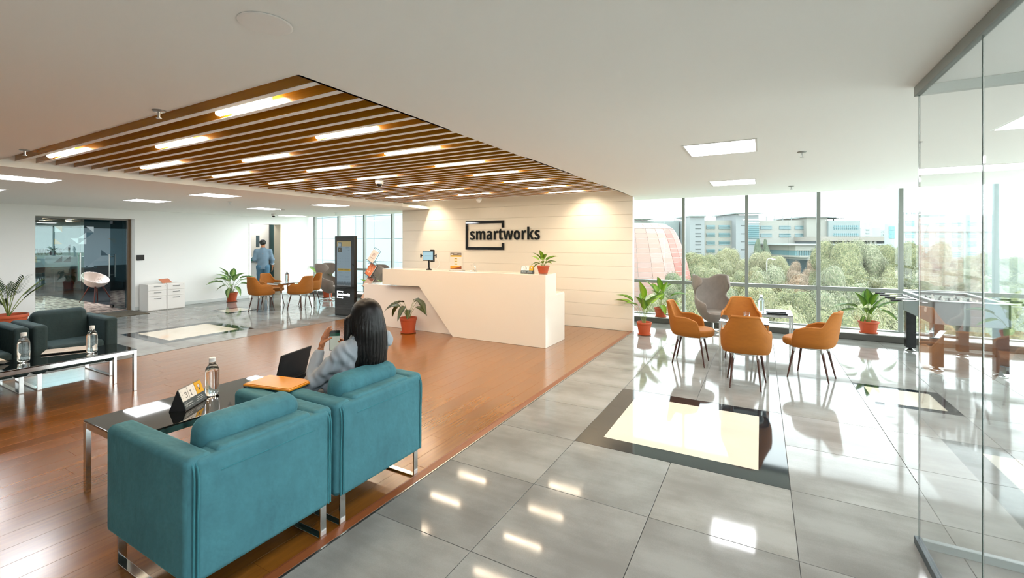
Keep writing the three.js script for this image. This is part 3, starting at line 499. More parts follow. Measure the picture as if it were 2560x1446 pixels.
copy(CH, [-10.25, 0, -7.34], -PI / 2 + 0.12, 'amber tub chair with its back to the display totem', GC);
copy(CH, [-10.8, 0, -8.02], -0.25, 'amber tub chair beside the grey egg chair near the totem', GC);

function makeSideTable(label, pos, w, d, h, turn = 0) {
  const t = thing('side_table', label, 'table', pos, turn), x = w / 2, z = d / 2;
  part(t, 'glass_top', box(w, 0.01, d, 0, h - 0.005, 0, 0.003, 1), M.tableGlass);
  part(t, 'rail', [-1, 1].flatMap((q) => [span(-x + 0.031, x - 0.031, h - 0.045, h - 0.0105, q * (z - 0.002), q * (z - 0.02)), span(q * (x - 0.002), q * (x - 0.02), h - 0.045, h - 0.0105, -z + 0.031, z - 0.031)]), M.chrome);
  for (const a of [-1, 1]) for (const b of [-1, 1]) part(t, 'leg', span(a * x, a * (x - 0.03), 0.001, h - 0.0105, b * z, b * (z - 0.03), 0.002, 1), M.chrome);
}
makeSideTable('small square glass table with chrome legs amid the amber chairs by the windows', [-0.2, 0, -6.81], 0.58, 0.58, 0.66);
makeSideTable('small square glass table with chrome legs amid the amber chairs near the pantry', [-10.9, 0, -7.34], 0.58, 0.58, 0.66);
makeSideTable('low glass side table with a water bottle beside the egg chair', [0.12, 0, -8.98], 0.68, 0.72, 0.5);
{ const t = thing('serving_tray', 'slim black tray lying on the low glass side table', 'tray', [0.23, 0.502, -8.75], 0.1); part(t, 'tray', [box(0.3, 0.008, 0.16, 0, 0.004, 0, 0.003, 1), box(0.3, 0.02, 0.008, 0, 0.012, 0.076, 0.003, 1), box(0.3, 0.02, 0.008, 0, 0.012, -0.076, 0.003, 1)], M.black); }
{ const g = thing('tumbler', 'clear glass tumbler on the square table behind the amber chair', 'glass', [-0.17, 0.662, -6.9]); part(g, 'glass', lathe([[0.001, 0], [0.036, 0], [0.04, 0.09], [0.0365, 0.09], [0.033, 0.012], [0.001, 0.01]], 28), M.glassSolid); }

// egg chair: a shell with wings, opening towards local +Z
function makeEgg(label, pos, turn) {
  const t = thing('egg_chair', label, 'egg chair', pos, turn, 'grey egg chairs');
  const body = (x, y, z) => { const k = sstep(0.2, 0.72, y), waist = 1 - 0.10 * Math.exp(-Math.pow((y - 0.72) / 0.13, 2)), rx = lerp(0.27, 0.345, k) * waist, rz = lerp(0.30, 0.33, k), cz = -0.02 - 0.13 * sstep(0.5, 1.15, y), dy = y > 0.66 ? (y - 0.66) / 0.95 : (0.66 - y) / 0.46; return (Math.pow(Math.pow(Math.hypot(x / rx, (z - cz) / rz), 2.2) + Math.pow(dy, 2.6), 1 / 2.4) - 1) * 0.33; };
  const wing = (y) => y > 0.72 ? lerp(-0.10, 0.10, sstep(0.72, 0.98, y)) : lerp(0.34, -0.10, sstep(0.5, 0.72, y)), middle = (y) => lerp(0.4, -0.24, sstep(0.36, 0.48, y));
  const f = (x, y, z) => { const b = body(x, y, z), ax = Math.abs(x), wall = Math.abs(b + 0.02) - 0.02, front = (z - lerp(middle(y), wing(y), sstep(0.10, 0.24, ax))) * 0.6, top = (y - 1.02 - 0.08 * sstep(0.06, 0.26, ax)) * 0.9; return smax(wall, smax(front, top, 0.16), 0.035); };
  part(t, 'shell', nets(f, [-0.48, 0.16, -0.56], [0.48, 1.3, 0.46], 0.0165), M.egg);
  part(t, 'seat_cushion', nets((x, y, z) => smax(body(x * 1.09, y, z * 1.06 - 0.02) + 0.012, Math.abs(y - 0.36) - 0.07, 0.06), [-0.46, 0.24, -0.5], [0.46, 0.48, 0.46], 0.02), M.egg);
  part(t, 'pedestal', rod([0, 0.04, -0.02], [0, 0.27, -0.02], 0.022), M.chrome);
  for (let k = 0; k < 4; k++) { const a = R(45 + 90 * k); part(t, 'star_leg', rod([0, 0.05, -0.02], [0.33 * Math.sin(a), 0.014, -0.02 + 0.33 * Math.cos(a)], 0.02, 0.012, 10), M.chrome); }
  return t;
}
const EG = makeEgg('grey egg chair at the windows behind the amber chairs', [-0.78, 0, -9.15], R(28));
copy(EG, [-11.15, 0, -8.98], R(112), 'grey egg chair between the amber chairs and the totem', 'grey egg chairs');
copy(EG, [-9.0, 0, -9.0], R(118), 'grey egg chair behind the brochure rack', 'grey egg chairs');

{ // moulded shell chair with wooden legs in the back office, facing local +Z
  const t = thing('shell_chair', 'pale moulded shell chair on wooden legs in the back office', 'chair', [-16.78, 0, -5.45], R(112));
  const body = (x, y, z) => ell(x, y, z, [0, 0.74, 0.02], [0.34, 0.34, 0.31]), rim = (x, y, z) => (y - (0.70 - 0.62 * z)) * 0.65;
  part(t, 'shell', nets((x, y, z) => smax(Math.abs(body(x, y, z) + 0.012) - 0.012, rim(x, y, z), 0.02), [-0.4, 0.36, -0.4], [0.4, 0.9, 0.42], 0.016), std(0xe6d3c6, 0.5));
  for (const [a, b] of [[-1, -1], [1, -1], [-1, 1], [1, 1]]) part(t, 'leg', metric(rod([a * 0.25, 0.001, b * 0.24], [a * 0.1, 0.44, b * 0.1], 0.012, 0.02), 3), M.oakLeg);
}
{ // back office desks glimpsed through the film
  for (const [x, z, l] of [[-21.6, -3.6, 'dark work desk with storage behind the lettering on the office glass'], [-21.6, -6.6, 'dark work desk with a monitor behind the patterned office glass']]) {
    const t = thing('office_desk', l, 'desk', [x, 0, z]); part(t, 'top', box(0.8, 0.03, 1.7, 0, 0.735, 0, 0.004, 1), std(0x2a2a2c, 0.5)); part(t, 'side_panel', box(0.7, 0.71, 0.03, 0, 0.36, -0.8), std(0x2c2f33, 0.6)); part(t, 'side_panel', box(0.7, 0.71, 0.03, 0, 0.36, 0.8), std(0x2c2f33, 0.6)); part(t, 'modesty_panel', box(0.02, 0.5, 1.56, -0.3, 0.45, 0), std(0x34383c, 0.6)); part(t, 'pedestal', box(0.45, 0.6, 0.4, 0.05, 0.31, 0.5, 0.004, 1), std(0x9aa5a8, 0.5));
  }
  for (const [x, z, l] of [[-20.95, -5.35, 'black office chair on castors between the two work desks'], [-20.9, -7.0, 'black office chair in front of the monitor desk']]) {
    const t = thing('office_chair', l, 'chair', [x, 0, z], R(60)); part(t, 'seat', box(0.48, 0.08, 0.48, 0, 0.48, 0, 0.03), M.blackMatt); part(t, 'backrest', box(0.44, 0.6, 0.05, 0, 0.86, -0.24, 0.024), M.blackMatt); part(t, 'column', rod([0, 0.1, 0], [0, 0.45, 0], 0.028), M.black);
    for (let k = 0; k < 5; k++) { const a = k * PI * 0.4; part(t, 'base_arm', rod([0, 0.1, 0], [0.29 * Math.sin(a), 0.07, 0.29 * Math.cos(a)], 0.025, 0.016), M.black); part(t, 'castor', new THREE.CylinderGeometry(0.03, 0.03, 0.04, 12).rotateZ(PI / 2).translate(0.29 * Math.sin(a), 0.031, 0.29 * Math.cos(a)), M.black); }
    for (const s of [-1, 1]) part(t, 'armrest', [box(0.05, 0.03, 0.26, s * 0.27, 0.68, 0, 0.012, 1), box(0.03, 0.2, 0.04, s * 0.27, 0.58, 0)], M.black);
  }
  const m = thing('monitor', 'black computer monitor standing on the office desk', 'monitor', [-21.5, 0.752, -6.9], PI / 2); part(m, 'screen', box(0.55, 0.34, 0.03, 0, 0.3, 0, 0.008, 1), M.black); part(m, 'stand', [box(0.05, 0.16, 0.02, 0, 0.09, -0.02), box(0.2, 0.01, 0.16, 0, 0.005, 0)], M.black);
}
{ // filing cabinets
  const mk = (label, pos) => {
    const t = thing('filing_cabinet', label, 'cabinet', pos, PI / 2, 'white filing cabinets'); // front = local +Z → world +X
    part(t, 'carcass', box(0.4, 0.66, 0.44, 0, 0.33, -0.012, 0.004, 1), M.whitePlastic);
    let y = 0.012; for (const h of [0.34, 0.145, 0.145]) { const dr = part(t, 'drawer', box(0.394, h - 0.006, 0.02, 0, y + h / 2, 0.218, 0.003, 1), M.whitePlastic); part(dr, 'handle', [tube([[-0.07, y + h - 0.05, 0.23], [-0.07, y + h - 0.05, 0.25], [0, y + h - 0.05, 0.256], [0.07, y + h - 0.05, 0.25], [0.07, y + h - 0.05, 0.23]], 0.005, 24, 8)], M.aluDark); y += h + 0.003; }
    part(t, 'lock', new THREE.CylinderGeometry(0.008, 0.008, 0.006, 12).rotateX(PI / 2).translate(0.165, 0.62, 0.23), M.steel); return t;
  };
  const a = mk('white three-drawer filing cabinet with the open copper folder on it', [-13.42, 0.001, -5.47]); copy(a, [-13.42, 0.001, -5.88], PI / 2, 'white three-drawer filing cabinet on the plant side of its twin', 'white filing cabinets');
  const f = thing('display_folder', 'open copper-coloured folder propped on the filing cabinets', 'folder', [-13.42, 0.663, -5.72], PI / 2 + 0.15); const mt = std(0xd07f5c, 0.5); part(f, 'cover', metric(new THREE.BoxGeometry(0.24, 0.003, 0.2).rotateX(R(32)).translate(0, 0.055, 0.03)), mt); part(f, 'cover', new THREE.BoxGeometry(0.24, 0.003, 0.2).translate(0.05, 0.003, 0.03), std(0xe9e2d0, 0.6)); part(f, 'stay', new THREE.BoxGeometry(0.02, 0.1, 0.003).translate(0, 0.053, -0.045), mt);
}
{ // reception desk
  const t = thing('reception_desk', 'glossy white reception desk with an angled front and stepped ends', 'desk', [0, 0, 0]), zf = -6.531, zr = -6.68;
  part(t, 'front_panel', prism([[-6.588, 0.868], [-5.64, 0.868], [-4.86, 0.001], [-3.022, 0.001], [-3.022, 1.18], [-6.588, 1.18]], zf - zr - 0.008, 0.004).translate(0, 0, zr + 0.004), M.deskWhite);
  part(t, 'recessed_panel', span(-7.27, -3.03, 0.001, 0.84, zr - 0.05, zr, 0.003, 1), phys(0xeae3da, 0.35));
  part(t, 'counter_top', span(-6.588, -3.022, 1.14, 1.183, -6.95, zf - 0.02, 0.004, 1), M.deskWhite); part(t, 'upper_back', span(-6.58, -3.03, 0.8, 1.14, -6.95, -6.92), M.deskWhite);
  part(t, 'work_top', span(-7.27, -3.026, 0.80, 0.842, -7.32, zr - 0.01, 0.004, 1), M.deskWhite);
  part(t, 'end_panel', prism([[6.535, 0.001], [7.325, 0.001], [7.325, 0.82], [6.95, 0.82], [6.95, 1.18], [6.535, 1.18]], 0.034, 0.003).rotateY(PI / 2).translate(-3.056, 0, 0), M.deskWhite);
  part(t, 'end_panel', prism([[6.72, 0.001], [7.32, 0.001], [7.32, 0.82], [6.72, 0.82]], 0.03, 0.003).rotateY(PI / 2).translate(-7.27, 0, 0), M.deskWhite);
}
// ───────────── signs, screens and small things ─────────────
const loader = new FontLoader();
const fontBold = await loader.loadAsync('fonts/droid/droid_sans_bold.typeface.json');
const glyph = (ch, size, depth, bevel = 0) => new TextGeometry(ch, { font: fontBold, size, depth, curveSegments: 6, bevelEnabled: bevel > 0, bevelThickness: bevel, bevelSize: bevel * 0.6, bevelSegments: 2 });
function letters(parent, text, size, depth, mat, x0, y0, z0, width, name = 'letter') {
  const g = [], adv = []; let x = 0; const sc = size / fontBold.data.resolution;
  for (const ch of text) { adv.push(x); x += fontBold.data.glyphs[ch].ha * sc; g.push(glyph(ch, size, depth)); }
  const k = width / x; g.forEach((q, i) => part(parent, name, q.scale(k, 1, 1).translate(x0 + adv[i] * k, y0, z0), mat));
}
{ // wall sign: an open bracket and ten letters
  const t = thing('wall_sign', 'dark lettered sign with an open square bracket on the cream desk wall', 'sign', [0, 0, ZWALL + 0.012]);
  const x0 = -5.985, x1 = -4.955, y0 = 1.54, y1 = 2.195, w = 0.062, d = 0.02;
  const s = new THREE.Shape([[x0, y0], [x1, y0], [x1, y0 + 0.155], [x1 - w, y0 + 0.155], [x1 - w, y0 + w], [x0 + w, y0 + w], [x0 + w, y1 - w], [x1 - w, y1 - w], [x1 - w, y1 - 0.165], [x1, y1 - 0.165], [x1, y1], [x0, y1]].map((p) => new THREE.Vector2(...p)));
  part(t, 'bracket', new THREE.ExtrudeGeometry(s, { depth: d, bevelEnabled: true, bevelThickness: 0.002, bevelSize: 0.002, bevelOffset: -0.002, bevelSegments: 2 }), M.blackGloss);
  letters(t, 'smartworks', 0.262, 0.02, M.blackGloss, -5.87, 1.765, 0, 1.80);
}
{ const t = thing('glass_lettering', 'dark company lettering on the second glass wall of the back office', 'lettering', [-20.17, 0, 0], PI / 2); letters(t, 'smartworks', 0.27, 0.002, std(0x1d3038, 0.6), 4.5, 1.30, 0, 1.2); }

{ // display totem
  const t = thing('display_totem', 'tall black display totem showing a calendar page, beside the reception desk', 'display', [-8.37, 0, -7.16]);
  part(t, 'base_plate', box(0.86, 0.012, 0.36, 0, 0.006, 0, 0.003, 1), M.aluDark); part(t, 'housing', box(0.645, 1.84, 0.09, 0, 0.932, 0, 0.008), M.black);
  part(t, 'front_glass', box(0.63, 1.82, 0.004, 0, 0.932, 0.046), M.blackGloss);
  const img = print(512, 940, (c, w, h) => {
    c.fillStyle = '#9fb6c2'; c.fillRect(0, 0, w, h); c.fillStyle = '#c9b47a'; c.fillRect(0, 0, w, 106); c.fillStyle = '#6f8791'; c.fillRect(30, 20, 140, 110); c.fillStyle = '#e9eff0'; c.font = 'bold 88px sans-serif'; c.fillText('09', 46, 108);
    c.fillStyle = '#5b5a50'; c.fillRect(30, 134, 150, 92); c.fillStyle = '#d8c9a0'; c.font = 'bold 74px sans-serif'; c.fillText('S', 82, 208); c.fillStyle = '#4d6a78'; c.font = '24px sans-serif'; c.fillText('September', 320, 140); c.font = '26px sans-serif'; c.fillText('2019', 396, 196);
    c.fillStyle = '#5f7985'; c.font = '20px sans-serif'; let d = 1; for (let r = 0; r < 5; r++) for (let k = 0; k < 7; k++) if ((r || k > 2) && d <= 30) { c.fillText(String(d++), 52 + k * 62, 270 + r * 52); }
    c.fillStyle = '#d2b03c'; c.fillRect(22, 572, 470, 52); c.fillStyle = '#8f7a30'; c.fillRect(50, 590, 180, 14); c.fillRect(270, 590, 160, 14);
    c.fillStyle = '#7d96a2'; for (const [x, y, l] of [[40, 650, 150], [300, 650, 150], [120, 724, 120], [300, 730, 150], [300, 752, 120], [30, 790, 450]]) c.fillRect(x, y, l, 5);
    c.fillStyle = '#5b6a70'; for (let i = 0; i < 40; i++) c.fillRect(i * 13, 880 - (i * 37 % 60), 12, 80); c.fillStyle = '#8a8f8f'; c.fillRect(0, 915, w, 30);
  });
  part(t, 'screen', new THREE.PlaneGeometry(0.47, 1.03).translate(-0.01, 1.215, 0.0492), new THREE.MeshStandardMaterial({ color: 0x101214, roughness: 0.15, emissive: 0xffffff, emissiveMap: img, emissiveIntensity: 0.2 }));
  const lm = new THREE.MeshStandardMaterial({ color: 0xffffff, emissive: 0xeaf6ff, emissiveIntensity: 0.8 }), x0 = -0.235, y0 = 0.42, w = 0.19, h = 0.16, q = 0.014;
  part(t, 'lit_logo', [span(x0, x0 + w, y0, y0 + q, 0.048, 0.052), span(x0, x0 + w, y0 + h - q, y0 + h, 0.048, 0.052), span(x0, x0 + q, y0, y0 + h, 0.048, 0.052), span(x0 + w - q, x0 + w, y0, y0 + 0.03, 0.048, 0.052), span(x0 + w - q, x0 + w, y0 + h - 0.03, y0 + h, 0.048, 0.052)], lm);
  letters(t, 'smartworks', 0.062, 0.004, lm, x0 + 0.02, y0 + 0.055, 0.048, 0.405, 'lit_letter');
}
{ // folding brochure rack: four leaning trays on a zigzag of thin rods
  const t = thing('brochure_rack', 'black folding brochure rack holding leaflets beside the reception desk', 'rack', [-7.86, 0, -7.3], R(-6)), pos = [[0.03, 0.52], [0.09, 0.80], [0.17, 1.09], [0.26, 1.40]], tilt = R(24);
  pos.forEach(([x, y], k) => {
    const tray = part(t, 'tray', (() => { const g = [], w = 0.115, h = 0.15, r = 0.005; g.push(rod([-w, -h, 0], [w, -h, 0], r), rod([-w, -h, 0], [-w, h, 0], r), rod([w, -h, 0], [w, h, 0], r), rod([-w, -h, 0.03], [w, -h, 0.03], r), rod([-w, -h, 0], [-w, -h, 0.03], r), rod([w, -h, 0], [w, -h, 0.03], r), tube([[-w, h, 0], [-w * 0.8, h + 0.02, 0], [w * 0.8, h + 0.02, 0], [w, h, 0]], r, 16, 6)); for (let i = -1; i <= 1; i++) g.push(rod([i * w * 0.5, -h, 0], [i * w * 0.5, h + 0.015, 0], 0.003)); return merge(g); })(), M.black);
    tray.rotation.set(-0.35, 0, -tilt, 'ZXY'); tray.position.set(x, y, 0);
    if (k) { const [px, py] = pos[k - 1]; for (const z of [-0.02, 0.05]) part(t, 'strut', [rod([px + 0.1, py + 0.1, z], [x - 0.13, y - 0.13, z], 0.004), rod([px - 0.06, py + 0.14, z], [x + 0.12, y - 0.12, z], 0.004)], M.black); }
  });
  part(t, 'foot', [rod([-0.12, 0.007, 0.12], [-0.12, 0.007, -0.16], 0.006), rod([0.16, 0.007, 0.12], [0.16, 0.007, -0.16], 0.006), rod([-0.12, 0.007, 0.02], [0.0, 0.4, 0.0], 0.006), rod([0.16, 0.007, 0.02], [0.09, 0.42, 0.0], 0.006)], M.black);
  const cover = (bg, draw) => print(256, 360, (c, w, h) => { c.fillStyle = bg; c.fillRect(0, 0, w, h); draw(c, w, h); });
  const faces = [cover('#c9a288', (c) => { c.fillStyle = '#7d5a48'; c.fillRect(30, 40, 120, 20); c.fillRect(30, 75, 180, 8); }), cover('#caa58c', (c) => { c.fillStyle = '#9b5434'; c.fillRect(0, 0, 256, 90); c.fillStyle = '#e9cdb8'; c.fillRect(30, 120, 190, 12); }), cover('#c8642c', (c) => { c.strokeStyle = '#f0c8a0'; c.lineWidth = 5; for (let k = 0; k < 6; k++) { c.beginPath(); c.arc(40 + k * 38, 70 + (k % 3) * 60, 26, 0, 7); c.stroke(); } c.fillStyle = '#f0d0b0'; c.fillRect(30, 240, 160, 14); c.fillRect(30, 268, 110, 10); }), cover('#d7bba6', (c) => { c.strokeStyle = '#5a4034'; c.lineWidth = 9; c.strokeRect(90, 90, 80, 80); c.fillStyle = '#5a4034'; c.fillRect(112, 112, 36, 36); c.fillRect(60, 240, 140, 10); })];
  const names = ['beige leaflet in the lowest rack tray', 'rust-banded leaflet in the third rack tray', 'orange patterned leaflet in the second rack tray', 'pale leaflet with a square emblem in the top rack tray'];
  t.updateMatrixWorld(true);
  pos.forEach(([x, y], k) => {
    const holder = new THREE.Object3D(); holder.rotation.set(-0.35, 0, -tilt, 'ZXY'); holder.position.set(x, y, 0); t.add(holder); holder.updateMatrixWorld(true);
    const b = solo('brochure', names[k], 'brochure', [new THREE.BoxGeometry(0.2, 0.27, 0.012).translate(0, -0.008, 0.014)], M.white, [0, 0, 0], 0, 'leaflets in the folding rack');
    holder.matrixWorld.decompose(b.position, b.quaternion, b.scale); t.remove(holder);
    part(b, 'printed_cover', new THREE.PlaneGeometry(0.198, 0.268).translate(0, -0.008, 0.0206), new THREE.MeshStandardMaterial({ map: faces[k], roughness: 0.4 }));
  });
}
{ // things on the reception counter, whose top lies at 1.183 m
  const Y = 1.1845;
  const s = thing('tablet_stand', 'tablet on a black pole stand on the reception counter', 'tablet', [-5.53, Y, -6.68], R(8));
  part(s, 'foot', lathe([[0.001, 0], [0.055, 0], [0.05, 0.012], [0.022, 0.024], [0.02, 0.04]], 28), M.black); part(s, 'pole', box(0.028, 0.16, 0.03, 0, 0.11, 0, 0.006, 1), M.black);
  part(s, 'tablet', box(0.245, 0.19, 0.012, 0, 0.265, 0.02, 0.006), M.black); part(s, 'screen', new THREE.PlaneGeometry(0.215, 0.165).translate(-0.003, 0.265, 0.0268), new THREE.MeshStandardMaterial({ color: 0x111111, roughness: 0.1, emissive: 0xffffff, emissiveIntensity: 0.36, emissiveMap: print(256, 196, (c, w, h) => { c.fillStyle = '#b9dfe9'; c.fillRect(0, 0, w, h); c.fillStyle = '#9aa9a0'; c.font = 'bold 30px sans-serif'; c.fillText('smartworks', 42, 108); }) }));
  part(s, 'clamp', [box(0.07, 0.022, 0.035, 0.085, 0.372, 0.016, 0.004, 1), box(0.07, 0.022, 0.035, 0.085, 0.158, 0.016, 0.004, 1), box(0.016, 0.22, 0.012, 0.12, 0.265, 0.005, 0.003, 1)], M.black); for (const x of [-0.165, 0.165]) part(s, 'side_grip', [box(0.018, 0.075, 0.03, x, 0.268, 0.016, 0.005, 1), box(0.06, 0.016, 0.008, x * 0.85, 0.268, 0.008)], M.black);
  part(s, 'cable', tube([[0.03, 0.2, 0.0], [0.17, 0.2, -0.02], [0.21, 0.1, -0.03], [0.14, 0.02, -0.03], [0.03, 0.03, -0.01]], 0.003, 40, 6), M.whitePlastic);
  const p = thing('poster_stand', 'clear acrylic stand with a yellow and grey price poster on the counter', 'poster', [-4.91, Y, -6.7], R(6));
  part(p, 'acrylic', [box(0.29, 0.34, 0.004, 0, 0.172, 0.0), box(0.29, 0.004, 0.1, 0, 0.003, -0.04)], M.glassSolid);
  part(p, 'poster', new THREE.BoxGeometry(0.235, 0.3, 0.001).translate(0, 0.18, 0.004), new THREE.MeshStandardMaterial({ roughness: 0.5, map: print(320, 420, (c, w, h) => { c.fillStyle = '#d9d4cb'; c.fillRect(0, 0, w, h); c.fillStyle = '#7d746a'; c.fillRect(0, 0, w, 70); c.fillStyle = '#d8d2c8'; c.fillRect(26, 30, 46, 30); c.fillRect(110, 20, 90, 16); c.fillRect(240, 34, 60, 12); c.fillStyle = '#d8ac2c'; c.fillRect(0, 70, w, 36); for (const y of [134, 204, 274]) { c.fillStyle = '#e6c98a'; c.fillRect(118, y, 84, 40); c.fillStyle = '#8a7a4a'; c.fillRect(132, y + 12, 56, 16); } c.fillStyle = '#d8952a'; c.fillRect(0, 345, w, 75); c.fillStyle = '#7a3a14'; c.beginPath(); c.moveTo(0, 420); c.lineTo(0, 405); c.quadraticCurveTo(150, 410, 320, 340); c.lineTo(320, 420); c.fill(); }) }));
  const o = thing('crystal_trophy', 'small clear acrylic ornament in the middle of the reception counter', 'ornament', [-4.50, Y, -6.68]);
  part(o, 'base', box(0.12, 0.02, 0.05, 0, 0.01, 0, 0.004, 1), M.glassSolid); part(o, 'palm', nets((x, y, z) => { let d = ell(x, y, z, [0, 0.06, 0], [0.045, 0.045, 0.014]); for (let k = -2; k <= 2; k++) d = smin(d, cone(x, y, z, [k * 0.015, 0.08, 0], [k * 0.032, 0.14 - Math.abs(k) * 0.012, 0], 0.009, 0.007), 0.008); return d; }, [-0.09, 0.0, -0.03], [0.09, 0.16, 0.03], 0.005), M.glassSolid);
  for (const [x, y, z, turn, label, big] of [[-3.72, 0.491, -1.74, R(125), 'tent desk calendar with loose number cards on the long coffee table', true], [-3.42, Y, -6.68, R(12), 'small tent calendar with a yellow card beside the counter plant', false]]) {
    const k = big ? 1 : 0.8, c = thing('desk_calendar', label, 'calendar', [x, y, z], turn), L = 0.27 * k, hh = 0.15 * k, d = 0.055 * k, a = Math.atan2(d, hh);
    const sheet = (sg, m) => new THREE.BoxGeometry(L, Math.hypot(d, hh), 0.002).rotateX(-sg * a).translate(0, hh / 2, sg * d / 2);
    part(c, 'tent', [sheet(1), sheet(-1), prism([[-d, 0], [d, 0], [0, hh]], 0.002).rotateY(PI / 2).translate(-L / 2 + 0.002, 0, 0), prism([[-d, 0], [d, 0], [0, hh]], 0.002).rotateY(PI / 2).translate(L / 2 - 0.002, 0, 0)], std(0x14171a, 0.5));
    const pr = (w, h, f) => new THREE.MeshStandardMaterial({ roughness: 0.5, map: print(w, h, f) }), put = (w, h, u, v, m, name) => { const q = part(c, name, new THREE.BoxGeometry(w * k, h * k, 0.0025), m); q.rotation.x = -a; const s = (v * k) / Math.hypot(d, hh); q.position.set(u * k, hh - (hh) * s, d * s + 0.004); };
    put(0.262, 0.062, 0, 0.122, pr(420, 100, (g, w, h) => { g.fillStyle = '#3c4a50'; g.fillRect(0, 0, w, h); g.strokeStyle = '#c9d2d4'; g.lineWidth = 4; g.strokeRect(24, 22, 34, 34); g.fillStyle = '#c9d2d4'; g.font = 'bold 24px sans-serif'; g.fillText('smartworks', 32, 48); g.fillRect(24, 66, 150, 5); g.fillRect(250, 24, 110, 5); g.fillRect(230, 44, 150, 5); g.fillRect(215, 64, 170, 4); }), 'name_band');
    const card = (txt, side) => pr(160, 170, (g, w, h) => { g.fillStyle = '#e8e6e0'; g.fillRect(0, 0, w, h); g.fillStyle = '#22201e'; g.font = '110px serif'; g.fillText(txt, side > 0 ? 78 : 20, 140); g.font = '24px sans-serif'; g.fillStyle = '#80858a'; ['Y', 'M', 'T'].forEach((q, i) => g.fillText(q, side > 0 ? 24 : 118, 46 + i * 46)); });
    put(0.083, 0.09, -0.088, 0.045, card('3', 1), 'number_card'); put(0.083, 0.09, 0.0, 0.045, card('1', -1), 'number_card');
    put(0.083, 0.09, 0.088, 0.045, pr(160, 170, (g, w, h) => { g.fillStyle = '#e3ab12'; g.fillRect(0, 0, w, h); g.strokeStyle = '#3a3f45'; g.lineWidth = 5; g.beginPath(); g.arc(80, 70, 30, 0, 7); g.stroke(); g.fillStyle = '#d8d2e0'; g.beginPath(); g.arc(80, 68, 22, 0, 7); g.fill(); g.fillStyle = '#3a3f45'; g.fillRect(66, 104, 28, 26); }), 'yellow_card');
    for (const u of [-0.088, 0, 0.088]) part(c, 'binding', (() => { const g = []; for (let i = -3; i <= 3; i++) g.push(new THREE.TorusGeometry(0.006 * k, 0.0009, 5, 10).rotateY(PI / 2).translate((u + i * 0.011) * k, hh + 0.002, 0.002)); return merge(g); })(), M.steel);
  }
}
// water bottles
function makeBottle(label, pos, group) {
  const t = thing('water_bottle', label, 'bottle', pos, 0, group), n = 40;
  part(t, 'body', lathe([[0.001, 0.012], [0.02, 0.008], [0.03, 0.001], [0.042, 0.004], [0.047, 0.018], [0.046, 0.06], [0.0475, 0.1], [0.0475, 0.19], [0.045, 0.21], [0.034, 0.232], [0.024, 0.246], [0.0215, 0.254], [0.0215, 0.27]], n), M.glassSolid);
  part(t, 'water', lathe([[0.001, 0.0145], [0.02, 0.0105], [0.03, 0.004], [0.0405, 0.0065], [0.0452, 0.019], [0.0445, 0.06], [0.0458, 0.1], [0.0458, 0.19], [0.0435, 0.209], [0.036, 0.226], [0.001, 0.226]], n), M.water);
  part(t, 'cap', lathe([[0.001, 0.297], [0.0215, 0.297], [0.0235, 0.294], [0.0235, 0.266], [0.0225, 0.264]], 36), std(0xd9dcdc, 0.5)); part(t, 'neck_ring', lathe([[0.0215, 0.256], [0.025, 0.256], [0.025, 0.26], [0.0215, 0.26]], 32), M.glassSolid);
  return t;
}
const BT = makeBottle('water bottle standing by the desk calendar on the long coffee table', [-3.807, 0.4905, -1.948], 'clear water bottles');
copy(BT, [-6.596, 0.4805, -1.572], 0, 'water bottle by the crumpled paper on the table before the dark armchairs', 'clear water bottles');
copy(BT, [-6.485, 0.4805, -2.072], 0, 'water bottle standing behind the closed laptop', 'clear water bottles');
copy(BT, [0.0, 0.5005, -8.85], 0, 'water bottle on the low glass table beside the egg chair', 'clear water bottles');
copy(BT, [-10.85, 0.6605, -7.38], 0, 'water bottle on the square table near the pantry doorway', 'clear water bottles');
